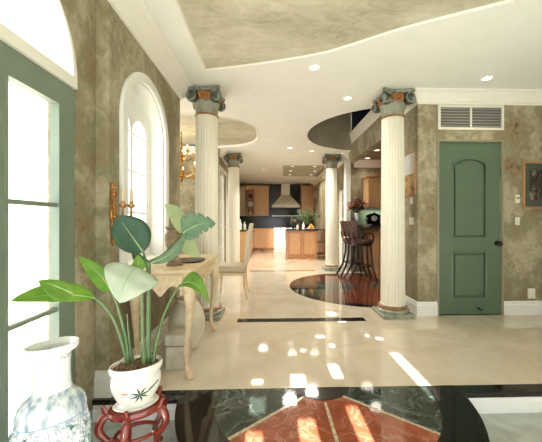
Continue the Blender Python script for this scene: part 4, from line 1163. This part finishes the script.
leafy('houseplant', 'dark leafy houseplant in pot on the island worktop', 1.20, 9.35, .90, .62, .36, 60, M['dark'], M['leaf_house'], seed=2)
leafy('small_plant', 'small red flowering plant at the left end of the island', .75, 9.4, .90, .30, .10, 12, M['dark'], M['leaf_house'], flower=M['flower_red'], seed=4, pot_h=.1, pot_r=.05)
for k, (x_, y_, h_, r, m) in enumerate([(-.95, 7.9, .20, .045, 'enamel'), (-.83, 8.15, .28, .04, 'pot'), (-1.0, 8.5, .24, .05, 'enamel'), (-.78, 8.9, .22, .045, 'leaf_pot')]):
    mm_ = M['enamel'] if m != 'leaf_pot' else pm('pale_green_glaze', two((.50, .58, .42), .05), 9, .2)
    bottle('bottle', ('white bottle at near end of the kitchen left worktop', 'tall white bottle second along the kitchen left worktop', 'wide white bottle third along the kitchen left worktop', 'pale green bottle on the kitchen left worktop')[k], x_, y_, .91, h_, r, mm_)
tag(box('wall_vent', M['louver'], 1.69, 1.765, 10.9, 11.3, 2.1, 2.3), 'grey air vent on the right kitchen wall above the houseplant', 'vent')

# ------------------------------------------------------------------ chair by the bay
Cr = thing('dining_chair', 'pale upholstered dining chair with its back to the kitchen', 'chair', (-.56, 4.42, 0))
sx0, sx1, sy0, sy1 = -.80, -.36, 4.20, 4.64
G().box(sx0, sx1, sy0, sy1, .385, .49).build('seat', M['seat'], Cr, bevel=.03)
G().box(sx0 + .01, sx1 - .01, sy0 + .01, sy1 - .01, .345, .384).build('seat_frame', M['pale'], Cr)
g = G()
sec = [(-.375, .46), (-.372, .60), (-.355, .80), (-.325, .98), (-.30, 1.09), (-.285, 1.105), (-.262, 1.10), (-.258, 1.08), (-.285, .92), (-.312, .74), (-.325, .56), (-.335, .46)]
g.prism(sec, [], sy1 - sy0 - .03, lambda u, v, w_: (u, sy0 + .015 + w_, v)); g.build('backrest', M['fabric'], Cr, bevel=.012)
for y in (sy0 + .03, sy1 - .03):
    G().tube([(sx0 + .03, y, .36), (sx0 + .03, y, .18), (sx0 + .02, y, 0)], [.022, .018, .013], 8).build('leg', M['pale'], Cr, smooth=True)
    G().tube([(sx1 - .02, y, .38), (sx1 - .015, y, .18), (sx1 + .03, y, 0)], [.022, .018, .014], 8).build('leg', M['pale'], Cr, smooth=True)

# ------------------------------------------------------------------ bar
Bt = thing('bar_counter', 'cherry wood bar counter with dark stone top behind the stools', 'bar', (2.5, 5.9, 0))
G().box(2.12, 2.75, 5.55, 6.45, 0, 1.01).build('body', M['woodred'], Bt)
G().prism([(1.90, 5.45), (2.80, 5.45), (2.80, 6.495), (1.805, 6.495), (1.805, 6.2), (1.90, 6.1)], [], .043, XY(1.012)).build('worktop', M['granite'], Bt, bevel=.006)
for a, b in ((5.57, 5.99), (6.01, 6.43)):
    G().prism(rect(a, b, .10, .96), [rect(a + .06, b - .06, .16, .90)], -.014, YZ(2.119)).build('panel', M['wood'], Bt, bevel=.003)
struct(box('trim_27', pm('green_lit_tile', two((.34, .40, .29), .1), 14, .2), 1.99, 3.49, 6.488, 6.499, 1.06, 1.40))
WC = cabinet('wall_cabinet', 'cherry wall cabinet with carved crest over the bar', 2.10, 2.75, 6.16, 6.487, 1.42, 2.06, '-y', M['wood'], doors=2, toe=False, crown=True)
lp = []
for k in range(31):
    s = -1 + 2 * k / 30
    lp.append((2.425 + .20 * s, 2.112 + .14 * math.cos(s * PI / 2) ** 1.6 + .012 * math.sin(s * 18)))
g = G().prism(lp + [(2.625, 2.11), (2.225, 2.11)][0:2], [], .03, XZ(6.15)); g.build('crest', M['woodred'], WC, bevel=.005)
box('light_strip', M['plate'], 2.0, 2.75, 6.2, 6.48, 1.40, 1.419, WC)
ul = bpy.data.lights.new('under_cabinet_light', 'AREA'); ul.shape = 'RECTANGLE'; ul.size = .6; ul.size_y = .1; ul.energy = 1.5; ul.color = (.85, 1, .8)
ulo = bpy.data.objects.new('under_cabinet_light', ul); COL.objects.link(ulo); ulo.location = (2.4, 6.36, 1.395)
Ck = thing('mantel_clock', 'dark wood mantel clock with white dial on the bar', 'clock', (2.220, 6.2, 1.055))
G().prism([(2.090, 1.075), (2.350, 1.075), (2.330, 1.27), (2.280, 1.275)] + circ(2.220, 1.25, .07, 12, .35, PI - .35, False) + [(2.160, 1.275), (2.110, 1.27)], [], .10, XZ(6.12)).build('case', M['iron'], Ck, bevel=.006)
G().box(2.19, 2.370, 6.105, 6.235, 1.055, 1.077).build('base', M['iron'], Ck, bevel=.004)
dl = G().lathe([(0, 0), (.062, 0), (.062, -.006), (0, -.008)], (2.220, 6.119, 1.20), 28, axis='y').build('dial', M['plate'], Ck)
g = G(); g.box(2.218, 2.222, 6.107, 6.110, 1.20, 1.245); g.build('hand', M['iron'], dl)
g = G(); g.box(2.220, 2.252, 6.107, 6.110, 1.198, 1.202); g.build('hand', M['iron'], dl)
F = leafy('flower_vase', 'tall glass vase of russet flowers on the bar', 1.87, 6.20, 1.055, .32, .17, 70, M['glassware'], M['flower_red'], cat='flowers', flower=M['flower_red'], seed=9, pot_h=.26, pot_r=.06)
tag(G().lathe([(0, 1.055), (.03, 1.055), (.006, 1.065), (.005, 1.13), (.03, 1.16), (.036, 1.21), (.033, 1.21), (.026, 1.165), (0, 1.145)], (2.05, 6.10, 0), 18).build('wine_glass', M['glassware'], smooth=True), 'stemmed wine glass on the bar between flowers and clock', 'glass')

def stool(loc, label):
    t = thing('bar_stool', label, 'stool', (0, 0, 0), 'bar stools at the counter')
    G().lathe([(0, .70), (.20, .70), (.215, .715), (.215, .755), (.19, .775), (0, .78)], seg=32).build('seat', M['leather'], t, smooth=True)
    G().lathe([(0, .665), (.19, .665), (.20, .68), (.195, .70), (0, .70)], seg=32).build('seat_ring', M['iron'], t, smooth=True)
    g = G()
    pts = []
    for k in range(13):
        a = PI + (-.95 + 1.9 * k / 12)
        pts.append((a,))
    rows = []
    for (r, z) in ((.205, .82), (.222, .95), (.245, 1.08), (.262, 1.14), (.285, 1.135), (.268, 1.07), (.245, .94), (.228, .82)):
        rows.append([g.bm.verts.new((r * math.cos(a[0]), r * math.sin(a[0]), z)) for a in pts])
    nr = len(rows)
    for i in range(nr):
        A, C_ = rows[i], rows[(i + 1) % nr]
        for k in range(12): g.bm.faces.new((A[k], A[k + 1], C_[k + 1], C_[k]))
    g.bm.faces.new([r[0] for r in rows]); g.bm.faces.new([r[-1] for r in rows])
    g.build('backrest', M['leather'], t, smooth=True)
    for s in (-1, 1):
        G().tube(spline([(-.13, .16 * s, .70), (-.20, .15 * s, .80), (-.225, .14 * s, .92)], 4), .013, 8).build('back_post', M['iron'], t, smooth=True)
        G().tube(spline([(-.12, .165 * s, .82), (.02, .225 * s, .90), (.14, .20 * s, .88), (.17, .16 * s, .76)], 5), .012, 8).build('armrest', M['iron'], t, smooth=True)
        G().tube(spline([(-.13, .12 * s, .68), (-.14, .125 * s, .45), (-.20, .14 * s, .2), (-.31, .17 * s, .0)], 5), [.021] * 16, 8).build('leg', M['iron'], t, smooth=True)
        G().tube(spline([(.13, .12 * s, .68), (.14, .125 * s, .45), (.17, .14 * s, .2), (.23, .17 * s, .0)], 5), [.021] * 16, 8).build('leg', M['iron'], t, smooth=True)
    G().tube([(.185 * math.cos(a), .165 * math.sin(a), .27) for a in [2 * PI * k / 28 for k in range(29)]], .011, 8).build('foot_ring', M['iron'], t, smooth=True)
    t.location = loc; ORG[t.name] = Vector(loc)
    return t
s1 = stool((1.80, 5.62, 0), 'nearer dark bar stool with oxblood leather back at the bar')
s2 = copy_tree(s1, (1.77, 6.12, 0)); s2['label'] = 'farther dark bar stool, next to the far wall of the bar'
